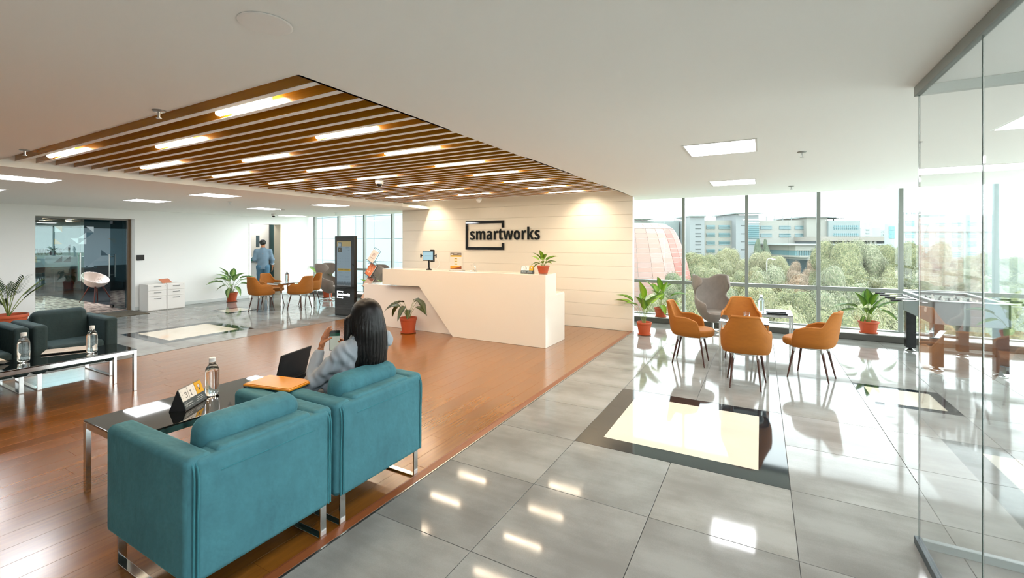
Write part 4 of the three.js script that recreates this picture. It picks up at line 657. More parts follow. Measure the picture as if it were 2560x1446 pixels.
{
  const l = thing('closed_laptop', 'closed silver laptop lying on the table before the dark armchairs', 'laptop', [-6.82, 0.482, -1.96], R(66)); part(l, 'base', box(0.36, 0.009, 0.25, 0, 0.0045, 0, 0.004), M.blackMatt); part(l, 'lid', box(0.36, 0.008, 0.25, 0, 0.014, 0, 0.0039), phys(0xd9cfc3, 0.35, { metalness: 0.4 })); part(l, 'emblem', new THREE.CylinderGeometry(0.016, 0.016, 0.0006, 24).translate(0, 0.0184, 0), M.white);
  solo('crumpled_paper', 'crumpled white paper at the near end of the table before the dark armchairs', 'paper', [grid(14, 10, (u, v) => [(u - 0.5) * 0.2, 0.012 + 0.018 * Math.abs(Math.sin(u * 7 + v * 3)) + 0.012 * Math.sin(v * 9 + u * 4) * u, (v - 0.5) * 0.16]), grid(14, 10, (u, v) => [(v - 0.5) * 0.18, 0.03 + 0.014 * Math.sin(u * 8 + v * 5), (u - 0.5) * 0.2])], new THREE.MeshStandardMaterial({ color: 0xd8cfc2, roughness: 0.8, side: THREE.DoubleSide }), [-6.68, 0.4815, -1.36], 0.4);
  const f = thing('plastic_folder', 'orange plastic folder lying on the arm of the teal armchair', 'folder', [-2.817, 0.752, -1.856], R(11)); part(f, 'cover', box(0.385, 0.016, 0.215, 0, 0.008, 0, 0.007), phys(0xe08a08, 0.22, { clearcoat: 0.8, clearcoatRoughness: 0.1 })); part(f, 'sheet', box(0.365, 0.004, 0.2, 0, 0.018, 0.0, 0.002, 1), phys(0xe9980c, 0.25, { clearcoat: 0.8, clearcoatRoughness: 0.08 }));
  solo('spectacle_cloth', 'tiny dark crumpled cloth on the glass of the long coffee table', 'cloth', nets((x, y, z) => smin(ell(x, y, z, [0, 0.006, 0], [0.022, 0.007, 0.012]), ell(x, y, z, [0.004, 0.012, 0], [0.006, 0.014, 0.006]), 0.01), [-0.03, -0.002, -0.03], [0.03, 0.03, 0.03], 0.003), std(0x2c3438, 0.8), [-3.76, 0.4915, -2.18]);
}
{ // football table; rods run across its width
  const t = thing('football_table', 'grey table football game on black legs behind the glass room', 'table football', [2.36, 0, -8.6]), x = 0.37, z = 0.71, top = 0.92, grey = std(0x767c7e, 0.45);
  for (const s of [-1, 1]) { part(t, 'side_board', span(s * x, s * (x - 0.03), 0.62, top, -z, z, 0.006, 1), grey); part(t, 'end_board', span(-x, x, 0.62, top, s * z, s * (z - 0.03), 0.006, 1), grey); part(t, 'rim', span(s * (x + 0.008), s * (x - 0.038), top, top + 0.014, -z - 0.008, z + 0.008, 0.004, 1), std(0xd5dddd, 0.3)); part(t, 'rim', span(-x + 0.038, x - 0.038, top, top + 0.014, s * (z + 0.008), s * (z - 0.038), 0.004, 1), std(0xd5dddd, 0.3)); }
  part(t, 'playfield', span(-x + 0.03, x - 0.03, 0.80, 0.812, -z + 0.03, z - 0.03), std(0x5c7a70, 0.5)); part(t, 'bottom_board', span(-x + 0.03, x - 0.03, 0.62, 0.64, -z + 0.03, z - 0.03), M.blackMatt);
  for (const a of [-1, 1]) for (const b of [-1, 1]) { const l = part(t, 'leg', span(a * (x - 0.005), a * (x - 0.125), 0.05, 0.66, b * (z - 0.03), b * (z - 0.15), 0.006, 1), M.black); part(l, 'foot', lathe([[0.001, 0.001], [0.07, 0.001], [0.066, 0.014], [0.025, 0.03], [0.016, 0.055]], 28).translate(a * (x - 0.065), 0, b * (z - 0.09)), M.chrome); }
  part(t, 'brace', [span(-x + 0.06, x - 0.06, 0.24, 0.27, z - 0.1, z - 0.07), span(-x + 0.06, x - 0.06, 0.24, 0.27, -z + 0.07, -z + 0.1)], M.aluDark);
  part(t, 'coin_ring', [new THREE.TorusGeometry(0.03, 0.008, 10, 28).rotateY(PI / 2).translate(-x - 0.003, 0.78, 0.45)], M.white);
  const man = merge([lathe([[0.001, 0], [0.012, 0], [0.016, 0.03], [0.018, 0.06], [0.01, 0.07], [0.011, 0.085], [0.001, 0.095]], 10).translate(0, -0.06, 0)]);
  for (let k = 0; k < 8; k++) {
    const zz = -z + 0.13 + k * 0.165, side = k % 2 ? 1 : -1, sh = side * 0.09, r = part(t, 'rod', rod([-x - 0.16 + sh, 0.885, zz], [x + 0.16 + sh, 0.885, zz], 0.008), M.chrome);
    part(r, 'grip', rod([side * (x + 0.17) + sh, 0.885, zz], [side * (x + 0.29) + sh, 0.885, zz], 0.016, 0.014), M.black); part(r, 'end_cap', rod([-side * (x + 0.155) + sh, 0.885, zz], [-side * (x + 0.175) + sh, 0.885, zz], 0.013), M.black);
    const n = [1, 2, 3, 5, 5, 3, 2, 1][k]; for (let i = 0; i < n; i++) part(r, 'player', man.clone().translate(sh * 0.4 + (i - (n - 1) / 2) * (0.5 / Math.max(2, n)), 0.885, zz), k % 2 ? std(0xd8d4cc, 0.5) : std(0x4a4f52, 0.5));
  }
}
// ───────────── potted plants ─────────────
const leafMat = (a, b) => new THREE.MeshPhysicalMaterial({ vertexColors: true, roughness: 0.42, transmission: 0.18, thickness: 0, side: THREE.DoubleSide, color: 0xffffff });
const LEAFM = leafMat();
// a blade of length 1 along +Z, bending down at its tip; colours: rim and middle
function leafGeo(width, droop, fold, rim, mid, tip = 1.1) {
  const g = grid(8, 12, (u, v) => { const s = u * 2 - 1, w = width * Math.pow(Math.sin(PI * Math.pow(v, 0.72)), 0.8) * (1 - 0.25 * v * tip * 0.4); return [s * w, -droop * v * v + fold * Math.abs(s) * w * 2 + 0.01 * Math.sin(v * 26) * Math.abs(s), v]; });
  const n = g.attributes.position.count, c = new Float32Array(n * 3), A = new THREE.Color(rim), B = new THREE.Color(mid), C = new THREE.Color();
  for (let i = 0; i < n; i++) { const u = Math.abs(g.attributes.uv.getX(i) * 2 - 1); C.copy(B).lerp(A, sstep(0.15, 0.75, u + 0.12 * Math.sin(i * 1.7))); C.toArray(c, i * 3); }
  g.setAttribute('color', new THREE.BufferAttribute(c, 3)); return g;
}
const KINDS = {
  green: [leafGeo(0.221, 0.25, 0.25, 0x49701c, 0x6f9426), leafGeo(0.195, 0.4, 0.3, 0x3f661c, 0x7ba030)],
  lime: [leafGeo(0.234, 0.2, 0.25, 0x6f9a20, 0x93b535), leafGeo(0.208, 0.4, 0.3, 0x55801e, 0x86aa30)],
  dark: [leafGeo(0.221, 0.45, 0.25, 0x2d3a16, 0x4a5722), leafGeo(0.208, 0.6, 0.3, 0x26331a, 0x41502a)],
  variegated: [leafGeo(0.29, 0.3, 0.2, 0x41702f, 0xb9cf8a), leafGeo(0.26, 0.4, 0.25, 0x4c7c38, 0xa9c478)],
};
function potGeo(r, h) { return [lathe([[0.001, 0.004], [r * 0.68, 0.004], [r * 0.7, 0.01], [r * 0.93, h * 0.8], [r * 0.95, h * 0.84], [r, h * 0.86], [r, h], [r * 0.93, h], [r * 0.9, h * 0.84], [r * 0.88, h * 0.82]], 40), lathe([[0.001, h * 0.82], [r * 0.89, h * 0.82]], 32), lathe([[0.001, 0.002], [r * 0.85, 0.002], [r * 0.92, 0.022], [r * 0.88, 0.022], [r * 0.8, 0.008], [0.001, 0.008]], 36)]; }
// leaves: [azimuth°, stalk lean°, stalk length, leaf length, leaf pitch°]
function plant(label, pos, r, h, kind, leaves, saucer = true) {
  const t = thing('potted_plant', label, 'plant', pos), [p, s, d] = potGeo(r, h);
  part(t, 'pot', p, M.pot); part(t, 'soil', s, M.soil); if (saucer) part(t, 'saucer', d, M.potRim);
  leaves.forEach(([az, lean, L, ll, pitch], i) => {
    const a = R(az), dir = V(Math.sin(a), 0, Math.cos(a)), b = V(dir.x * r * 0.12, h * 0.8, dir.z * r * 0.12), q = R(lean), tip = b.clone().add(V(dir.x * L * Math.sin(q), L * Math.cos(q), dir.z * L * Math.sin(q))), mid = b.clone().lerp(tip, 0.5).add(V(-dir.x * L * 0.06, L * 0.07, -dir.z * L * 0.06));
    part(t, 'stem', tube([b.toArray(), mid.toArray(), tip.toArray()], Math.max(0.003, 0.011 * ll), 14, 6), M.stem);
    const leaf = part(t, 'leaf', KINDS[kind][i % 2], LEAFM); leaf.scale.set(ll, ll, ll); leaf.position.copy(tip.clone().lerp(mid, 0.04)); leaf.rotation.set(-R(pitch), a, R(((i * 37) % 30) - 15), 'YXZ');
  });
  return t;
}
plant('broad-leaved plant in a terracotta pot standing on the window ledge by the football table', [1.64, 0.118, -9.87], 0.15, 0.21, 'green', [[-38, 22, 0.34, 0.34, 62], [-10, 10, 0.36, 0.36, 70], [25, 12, 0.34, 0.33, 66], [-70, 30, 0.32, 0.36, 24], [-95, 34, 0.28, 0.34, -6], [95, 24, 0.3, 0.33, 44], [110, 34, 0.3, 0.32, -22], [-25, 24, 0.22, 0.3, 40], [20, 20, 0.18, 0.28, 56], [-60, 20, 0.14, 0.2, -60], [180, 14, 0.34, 0.34, 60], [60, 16, 0.26, 0.3, 74]]);
plant('leafy plant in a terracotta pot on the floor at the end of the desk wall', [-1.88, 0.001, -8.38], 0.135, 0.24, 'lime', [[-8, 6, 0.5, 0.34, 80], [-80, 24, 0.46, 0.3, 42], [-100, 34, 0.44, 0.34, 18], [70, 12, 0.34, 0.4, 66], [40, 22, 0.42, 0.36, 40], [10, 16, 0.3, 0.3, 70], [-50, 18, 0.38, 0.26, 20], [-20, 14, 0.4, 0.24, 60], [130, 20, 0.4, 0.3, 46], [200, 18, 0.44, 0.3, 54]]);
plant('leafy plant in a terracotta pot standing on the window ledge near the desk wall', [-1.87, 0.118, -9.88], 0.135, 0.2, 'lime', [[-55, 18, 0.42, 0.3, 60], [0, 8, 0.44, 0.32, 78], [40, 14, 0.38, 0.3, 66], [80, 34, 0.36, 0.34, 30], [95, 30, 0.24, 0.28, -14], [-20, 16, 0.3, 0.28, 50], [15, 20, 0.22, 0.3, 62], [-85, 30, 0.2, 0.3, 8], [30, 30, 0.12, 0.26, -34], [150, 16, 0.38, 0.3, 56], [220, 20, 0.36, 0.3, 50]]);
plant('variegated broad-leaved plant in a red pot against the white wall', [-13.3, 0.001, -7.33], 0.15, 0.27, 'variegated', [[10, 6, 0.44, 0.36, 58], [120, 12, 0.46, 0.34, 50], [-60, 16, 0.44, 0.34, 44], [20, 30, 0.5, 0.36, 28], [-20, 10, 0.56, 0.3, 66], [75, 8, 0.5, 0.34, 72], [130, 24, 0.5, 0.4, 20], [155, 34, 0.36, 0.36, 0], [40, 22, 0.42, 0.34, 30], [60, 26, 0.3, 0.32, 22], [-40, 26, 0.3, 0.28, -16], [110, 22, 0.24, 0.3, -36], [30, 20, 0.2, 0.3, -50], [90, 12, 0.4, 0.34, 56], [180, 30, 0.44, 0.34, 14], [0, 34, 0.44, 0.4, 16]]);
plant('dark drooping plant in a terracotta pot in the recess of the reception desk', [-5.81, 0.001, -6.42], 0.16, 0.29, 'dark', [[-75, 32, 0.30, 0.3, 10], [-40, 22, 0.36, 0.28, 4], [-95, 40, 0.34, 0.3, -24], [70, 26, 0.46, 0.28, 14], [95, 30, 0.30, 0.26, -8], [10, 18, 0.30, 0.28, -20], [40, 24, 0.24, 0.24, -10], [-15, 12, 0.36, 0.26, 20], [80, 34, 0.5, 0.3, -30], [170, 20, 0.36, 0.28, 10]]);
plant('broad-leaved plant in an orange pot in the far corner by the pantry-side windows', [-11.75, 0.001, -9.35], 0.16, 0.27, 'green', [[-70, 30, 0.5, 0.5, 50], [-90, 34, 0.4, 0.36, 6], [0, 14, 0.5, 0.36, 50], [60, 24, 0.5, 0.36, 30], [100, 30, 0.36, 0.34, 10], [-30, 20, 0.4, 0.34, 30]]);
plant('green plant in a pot behind the brochure rack beside the grey egg chair', [-8.75, 0.001, -8.5], 0.14, 0.25, 'lime', [[0, 18, 0.4, 0.36, 56], [70, 24, 0.42, 0.36, 40], [-70, 24, 0.4, 0.36, 40], [140, 24, 0.36, 0.34, 40], [-140, 24, 0.36, 0.34, 40], [40, 30, 0.26, 0.3, 16]]);
plant('small bright plant in a terracotta pot at the end of the reception counter', [-3.15, 1.1845, -6.72], 0.105, 0.135, 'lime', [[-80, 28, 0.12, 0.16, 40], [-40, 16, 0.14, 0.17, 60], [0, 10, 0.15, 0.17, 66], [40, 20, 0.15, 0.18, 50], [85, 28, 0.14, 0.2, 30], [-100, 40, 0.08, 0.16, -10], [60, 40, 0.1, 0.16, 10], [-60, 40, 0.1, 0.14, 0], [20, 34, 0.08, 0.13, 30], [150, 24, 0.12, 0.16, 50], [210, 24, 0.12, 0.16, 50], [100, 34, 0.1, 0.16, 24]], false);
{ // palm behind the dark armchairs
  const t = thing('potted_palm', 'slender palm in a wide terracotta pot against the white wall behind the dark armchairs', 'plant', [-12.25, 0.001, -2.72]), [p, s] = potGeo(0.27, 0.36);
  part(t, 'pot', p, M.pot); part(t, 'soil', s, M.soil);
  const fm = new THREE.MeshStandardMaterial({ color: 0x3f5a34, roughness: 0.6, side: THREE.DoubleSide });
  for (const [az, lean, L] of [[-80, 22, 0.95], [-55, 14, 1.05], [100, 20, 0.95], [75, 28, 0.85], [130, 30, 0.8], [-110, 34, 0.85], [20, 14, 0.7], [-20, 8, 0.45], [60, 10, 0.42], [180, 20, 0.8]]) {
    const a = R(az), d = V(Math.sin(a), 0, Math.cos(a)), at = (k) => { const r = L * Math.sin(R(lean)) * k + 0.34 * L * k * k * k * 0.5; return V(d.x * r, 0.3 + L * Math.cos(R(lean)) * k - 0.14 * L * k * k, d.z * r); };
    part(t, 'stalk', tube([0, 0.25, 0.5, 0.75, 1].map((k) => at(k).toArray()), 0.006, 20, 6), M.stem);
    const gs = []; for (let k = 0; k < 11; k++) for (const sd of [-1, 1]) {
      const u = 0.55 + 0.45 * k / 10, b = at(u), side = V(d.z, 0, -d.x).multiplyScalar(sd), l = 0.36 * L * (1 - 0.35 * k / 10), fwd = d.clone().multiplyScalar(0.9).addScaledVector(V(0, 1, 0), 0.75).addScaledVector(side, 0.65).normalize(), wv = V(0, 1, 0).cross(fwd).normalize();
      gs.push(grid(2, 6, (uu, v) => { const w = 0.011 * Math.sin(PI * (0.08 + 0.92 * v)) * (uu * 2 - 1), q = b.clone().addScaledVector(fwd, l * v).addScaledVector(wv, w); q.y -= 0.16 * l * v * v * 1.6; return q.toArray(); }));
    }
    part(t, 'frond', gs, fm);
  }
}
// ───────────── people ─────────────
const SKIN = phys(0xa86b45, 0.55, { sheen: 0.2, sheenColor: new THREE.Color(0xd09a78) });
// head with its face towards +Z, centred between the ears
const headField = (x, y, z) => {
  let d = smin(ell(x, y, z, [0, 0.03, -0.012], [0.076, 0.092, 0.096]), ell(x, y, z, [0, -0.052, 0.03], [0.052, 0.062, 0.058]), 0.05);
  d = smin(d, cone(x, y, z, [0, 0.012, 0.088], [0, -0.028, 0.106], 0.008, 0.013), 0.014);                     // nose
  for (const s of [-1, 1]) { d = smax(d, -ell(x, y, z, [s * 0.032, 0.008, 0.098], [0.02, 0.012, 0.016]), 0.012); d = smin(d, ell(x, y, z, [s * 0.077, -0.002, -0.008], [0.009, 0.03, 0.018]), 0.008); d = smin(d, cone(x, y, z, [s * 0.014, 0.03, 0.088], [s * 0.046, 0.031, 0.074], 0.006), 0.012); }
  d = smin(d, cone(x, y, z, [-0.02, -0.058, 0.083], [0.02, -0.058, 0.083], 0.006), 0.008); d = smin(d, cone(x, y, z, [-0.016, -0.07, 0.083], [0.016, -0.07, 0.083], 0.007), 0.008);
  return smin(d, ell(x, y, z, [0, -0.095, 0.064], [0.024, 0.018, 0.02]), 0.02);
};
const headGeo = () => nets(headField, [-0.1, -0.125, -0.125], [0.1, 0.14, 0.135], 0.005);
function eyes(parent, matrix) {
  for (const s of [-1, 1]) { const e = part(parent, 'eye', new THREE.SphereGeometry(0.0115, 16, 12).translate(s * 0.032, 0.008, 0.078).applyMatrix4(matrix), std(0xeeeae4, 0.2)); part(e, 'iris', new THREE.SphereGeometry(0.006, 12, 8).translate(s * 0.032, 0.008, 0.0845).applyMatrix4(matrix), std(0x24150c, 0.2)); }
}
const frameOf = (origin, right, up, fwd) => new THREE.Matrix4().makeBasis(right, up, fwd).setPosition(origin);
// a hand field from a palm frame: W wrist, K middle knuckle, s unit vector across the knuckles (index first), n unit vector out of the palm; curl in degrees per joint
function handBones(W, K, s, n, curl, thumbTo, sz = 1) {
  const L = [[0.042, 0.026, 0.02], [0.047, 0.029, 0.021], [0.043, 0.027, 0.02], [0.033, 0.021, 0.018]], out = [], f = K.clone().sub(W).normalize();
  for (let i = 0; i < 4; i++) {
    const base = K.clone().addScaledVector(s, (1.5 - i) * 0.0185 * sz).addScaledVector(f, [-0.002, 0.003, 0, -0.009][i] * sz);
    out.push([W.clone().addScaledVector(s, (1.5 - i) * 0.011 * sz).toArray(), base.toArray(), 0.0125 * sz, 0.0105 * sz]);
    let p = base, a = 0; for (let j = 0; j < 3; j++) { a += R(Array.isArray(curl) ? curl[i] : curl); const d = f.clone().multiplyScalar(Math.cos(a)).addScaledVector(n, Math.sin(a)), q = p.clone().addScaledVector(d, L[i][j] * sz); out.push([p.toArray(), q.toArray(), (0.0092 - j * 0.0009) * sz, (0.0085 - j * 0.0011) * sz]); p = q; }
  }
  const tb = W.clone().lerp(K, 0.32).addScaledVector(s, 0.026 * sz), tm = tb.clone().lerp(thumbTo, 0.5).addScaledVector(s, 0.008);
  out.push([W.clone().lerp(K, 0.2).toArray(), tb.toArray(), 0.014 * sz, 0.0125 * sz], [tb.toArray(), tm.toArray(), 0.0115 * sz, 0.0095 * sz], [tm.toArray(), thumbTo.toArray(), 0.0095 * sz, 0.0075 * sz]);
  return out;
}
const boundsOf = (list, pad) => { const lo = [1e9, 1e9, 1e9], hi = [-1e9, -1e9, -1e9]; for (const [a, b, r, q] of list) for (const p of [a, b]) for (let k = 0; k < 3; k++) { lo[k] = Math.min(lo[k], p[k] - Math.max(r, q ?? r) - pad); hi[k] = Math.max(hi[k], p[k] + Math.max(r, q ?? r) + pad); } return [lo, hi]; };
const boneMesh = (list, k, h) => nets(bones(list, k), ...boundsOf(list, 0.02), h);

{ // woman seated in the armchair, facing −X, looking at her phone
  const base = [-2.62, 0, -2.22], t = thing('person', 'woman with long black hair and grey blazer seated in an armchair, holding a phone', 'person', base), to = (g) => g.translate(-base[0], -base[1], -base[2]);
  const LS = [-2.505, 0.95, -2.125], RS = [-2.45, 0.985, -2.445], LE = [-2.70, 0.70, -1.99], LW = [-2.75, 0.94, -2.13], RE = [-2.70, 0.70, -2.50], RW = [-2.70, 0.888, -2.362];
  const LH = [-2.63, 0.565, -2.13], RH = [-2.61, 0.565, -2.31], LK = [-3.07, 0.575, -2.10], RK = [-3.05, 0.575, -2.33], LA = [-3.12, 0.10, -2.11], RA = [-3.11, 0.10, -2.34], N = [-2.49, 1.035, -2.285], C = [-2.525, 0.88, -2.275], P = [-2.60, 0.60, -2.22], hc = V(-2.478, 1.172, -2.285);
  const r = V(0.53, -0.05, -0.84).normalize(), n = V(0.78, 0.29, 0.475).normalize(), u = n.clone().cross(r).normalize(), pc = V(-2.728, 0.985, -2.232);
  const fw = V(-0.93, -0.34, 0.08).normalize(), rt = V(0, 1, 0).cross(fw).normalize(), up = fw.clone().cross(rt).normalize(), hm = frameOf(hc, rt, up, fw);
  // left hand stands up beside the phone, fingers curling behind it; right hand steadies the other edge
  const lW = V(...LW), lK = V(-2.762, 1.008, -2.168), lf = lK.clone().sub(lW).normalize(), ln = r.clone().multiplyScalar(0.75).addScaledVector(n, 0.35); ln.addScaledVector(lf, -ln.dot(lf)).normalize(); const ls = ln.clone().cross(lf).normalize().multiplyScalar(-1); if (ls.dot(n) < 0) ls.negate();
  const left = handBones(lW, lK, ls, ln, [9, 11, 13, 16], pc.clone().addScaledVector(r, -0.024).addScaledVector(n, 0.012).addScaledVector(u, 0.018), 0.93);
  const rW = V(...RW), rK = V(-2.728, 0.955, -2.318), rf = rK.clone().sub(rW).normalize(), rn = r.clone().multiplyScalar(-0.8).addScaledVector(n, 0.2); rn.addScaledVector(rf, -rn.dot(rf)).normalize(); const rs = rn.clone().cross(rf).normalize(); if (rs.dot(n) < 0) rs.negate();
  const right = handBones(rW, rK, rs, rn, [16, 18, 20, 22], pc.clone().addScaledVector(r, 0.028).addScaledVector(n, 0.012).addScaledVector(u, -0.012), 0.93);
  const B = [[P, C, 0.10, 0.12], [C, N, 0.10, 0.045], [N, hc.toArray(), 0.047, 0.05], [LS, RS, 0.045, 0.045], [LS, LE, 0.042, 0.034], [LE, LW, 0.034, 0.022], [RS, RE, 0.042, 0.034], [RE, RW, 0.034, 0.022], [LH, RH, 0.09, 0.09], [LH, LK, 0.078, 0.05], [RH, RK, 0.078, 0.05], [LK, LA, 0.046, 0.03], [RK, RA, 0.046, 0.03], [LA, [-3.27, 0.04, -2.11], 0.032, 0.025], [RA, [-3.26, 0.04, -2.34], 0.032, 0.025]];
  part(t, 'body', merge([boneMesh(B, 0.05, 0.012), boneMesh(left, 0.008, 0.0034), boneMesh(right, 0.008, 0.0034), headGeo().applyMatrix4(hm)].map(to)), SKIN);
  eyes(t, hm.clone().premultiply(new THREE.Matrix4().makeTranslation(-base[0], 0, -base[2])));
  // hair: a smooth cap and a long fall down the back, with one lock over the near shoulder
  const hair = (x, y, z) => {
    let d = ell(x, y, z, [-2.462, 1.198, -2.288], [0.110, 0.106, 0.102]);
    d = smin(d, ell(x, y, z, [-2.44, 1.09, -2.293], [0.106, 0.13, 0.118]), 0.05); d = smin(d, ell(x, y, z, [-2.418, 0.96, -2.305], [0.082, 0.14, 0.118]), 0.06); d = smin(d, ell(x, y, z, [-2.418, 0.83, -2.312], [0.062, 0.12, 0.108]), 0.05);
    d = smin(d, cone(x, y, z, [-2.535, 1.15, -2.195], [-2.525, 1.0, -2.155], 0.032, 0.012), 0.04); d = smin(d, cone(x, y, z, [-2.43, 0.96, -2.22], [-2.46, 0.76, -2.16], 0.034, 0.012), 0.04);
    const a = Math.atan2(z + 2.29, x + 2.5), q = 0.0013 * Math.sin(a * 41 + y * 5 + 2 * Math.sin(y * 9)) + 0.0011 * Math.sin(a * 97 - y * 11) + 0.0008 * Math.sin(a * 163 + y * 6); d += q * sstep(1.24, 1.1, y);
    const face = ell(x, y, z, [hc.x + fw.x * 0.135, hc.y - 0.05, hc.z + fw.z * 0.135 + 0.0], [0.085, 0.125, 0.062]);
    return smax(d, -face, 0.02);
  };
  const HAIR = phys(0x080606, 0.42, { specularIntensity: 0.6, sheen: 0.15, sheenColor: new THREE.Color(0x5a463c), anisotropy: 0.5 });
  part(t, 'hair', to(nets(hair, [-2.62, 0.68, -2.44], [-2.30, 1.33, -2.10], 0.0065)), HAIR);
  const wr = (x, y, z) => 0.0042 * Math.sin(y * 58 + x * 44 + 2 * Math.sin(z * 31)) + 0.0034 * Math.sin(x * 73 - z * 66 + y * 25 + 1.5 * Math.sin(y * 40));
  const lc = V(...LE).lerp(lW, 0.86).toArray(), rc = V(...RE).lerp(rW, 0.86).toArray();
  const torso = (x, y, z) => { let d = ell(x, y, z, [-2.525, 0.875, -2.28], [0.10, 0.165, 0.175]); d = smin(d, ell(x, y, z, [-2.585, 0.67, -2.225], [0.125, 0.19, 0.175]), 0.1); d = smin(d, cone(x, y, z, LS, RS, 0.062, 0.062), 0.07); return smin(d, cone(x, y, z, [-2.5, 0.98, -2.28], [-2.487, 1.045, -2.285], 0.095, 0.062), 0.04); };
  const sleeves = bones([[LS, LE, 0.06, 0.052], [LE, lc, 0.05, 0.04], [RS, RE, 0.062, 0.052], [RE, rc, 0.05, 0.04]], 0.018);
  part(t, 'blazer', to(nets((x, y, z) => { let d = smin(torso(x, y, z), sleeves(x, y, z), 0.022) + wr(x, y, z); d = Math.max(d, -cone(x, y, z, [-2.49, 1.05, -2.285], [-2.49, 1.2, -2.285], 0.052, 0.06)); return d; }, [-2.86, 0.46, -2.60], [-2.36, 1.12, -1.91], 0.0105)), phys(0x8f979e, 0.8, { sheen: 0.4, sheenColor: new THREE.Color(0xc8d2d8) }));
  part(t, 'collar', to(tube([[-2.56, 0.98, -2.2], [-2.47, 1.045, -2.205], [-2.415, 1.06, -2.285], [-2.455, 1.05, -2.37], [-2.55, 0.98, -2.37]], 0.016, 40, 8)), phys(0x899198, 0.8));
  part(t, 'trousers', to(nets((x, y, z) => { let d = bones([[LH, RH, 0.105, 0.105], [LH, LK, 0.088, 0.064], [RH, RK, 0.088, 0.064], [LK, [-3.11, 0.16, -2.11], 0.06, 0.05], [RK, [-3.10, 0.16, -2.34], 0.06, 0.05]], 0.045)(x, y, z); return Math.max(d + 0.6 * wr(x, y, z), 0.13 - y); }, [-3.22, 0.1, -2.48], [-2.46, 0.72, -1.98], 0.013)), std(0x4b5057, 0.8));
  for (const [A, z] of [[LA, -2.11], [RA, -2.34]]) part(t, 'shoe', to(nets((x, y, z2) => Math.max(bones([[[A[0] + 0.03, 0.05, z], [A[0] - 0.09, 0.045, z], 0.04, 0.042], [[A[0] - 0.09, 0.04, z], [A[0] - 0.17, 0.03, z], 0.042, 0.026], [[A[0], 0.06, z], [A[0], 0.1, z], 0.042, 0.04]], 0.03)(x, y, z2), 0.004 - y), [A[0] - 0.24, 0, z - 0.08], [A[0] + 0.1, 0.16, z + 0.08], 0.008)), M.blackMatt);
  // the phone she holds
  const ph = thing('phone', 'phone with a dark green header on its pale screen, held up by the seated woman', 'phone', pc.toArray()); ph.quaternion.setFromRotationMatrix(frameOf(V(0, 0, 0), r, u, n));
  part(ph, 'case', box(0.072, 0.146, 0.008, 0, 0, 0, 0.0039, 3), M.black);
  part(ph, 'screen', new THREE.PlaneGeometry(0.067, 0.14).translate(0, 0, 0.0043), new THREE.MeshStandardMaterial({ color: 0x111111, roughness: 0.1, emissive: 0xffffff, emissiveIntensity: 0.3, emissiveMap: print(134, 280, (c, w, h) => { c.fillStyle = '#b9bfae'; c.fillRect(0, 0, w, h); c.fillStyle = '#0c1a14'; c.fillRect(0, 0, w, 40); c.fillStyle = '#1f4a38'; c.fillRect(0, 40, w, 42); }) }));
  // laptop open on her knees
  const lp = thing('open_laptop', 'open laptop with a blank dark screen on the knees of the seated woman', 'laptop', [-3.08, 0.648, -2.2], PI / 2 + 0.30), sc = new THREE.Group();
  part(lp, 'base', box(0.325, 0.014, 0.225, 0, 0.007, 0.035, 0.005), M.blackMatt); part(lp, 'keyboard', box(0.28, 0.002, 0.1, 0, 0.0148, 0.01), M.black);
  const lid = part(lp, 'lid', box(0.345, 0.22, 0.009, 0, 0.11, 0, 0.004), M.blackMatt); lid.position.set(0, 0.013, -0.078); lid.rotation.x = R(14); part(lid, 'screen', new THREE.PlaneGeometry(0.32, 0.19).translate(0, 0.115, 0.0048), phys(0x26282a, 0.55, { specularIntensity: 0.4 }));
}
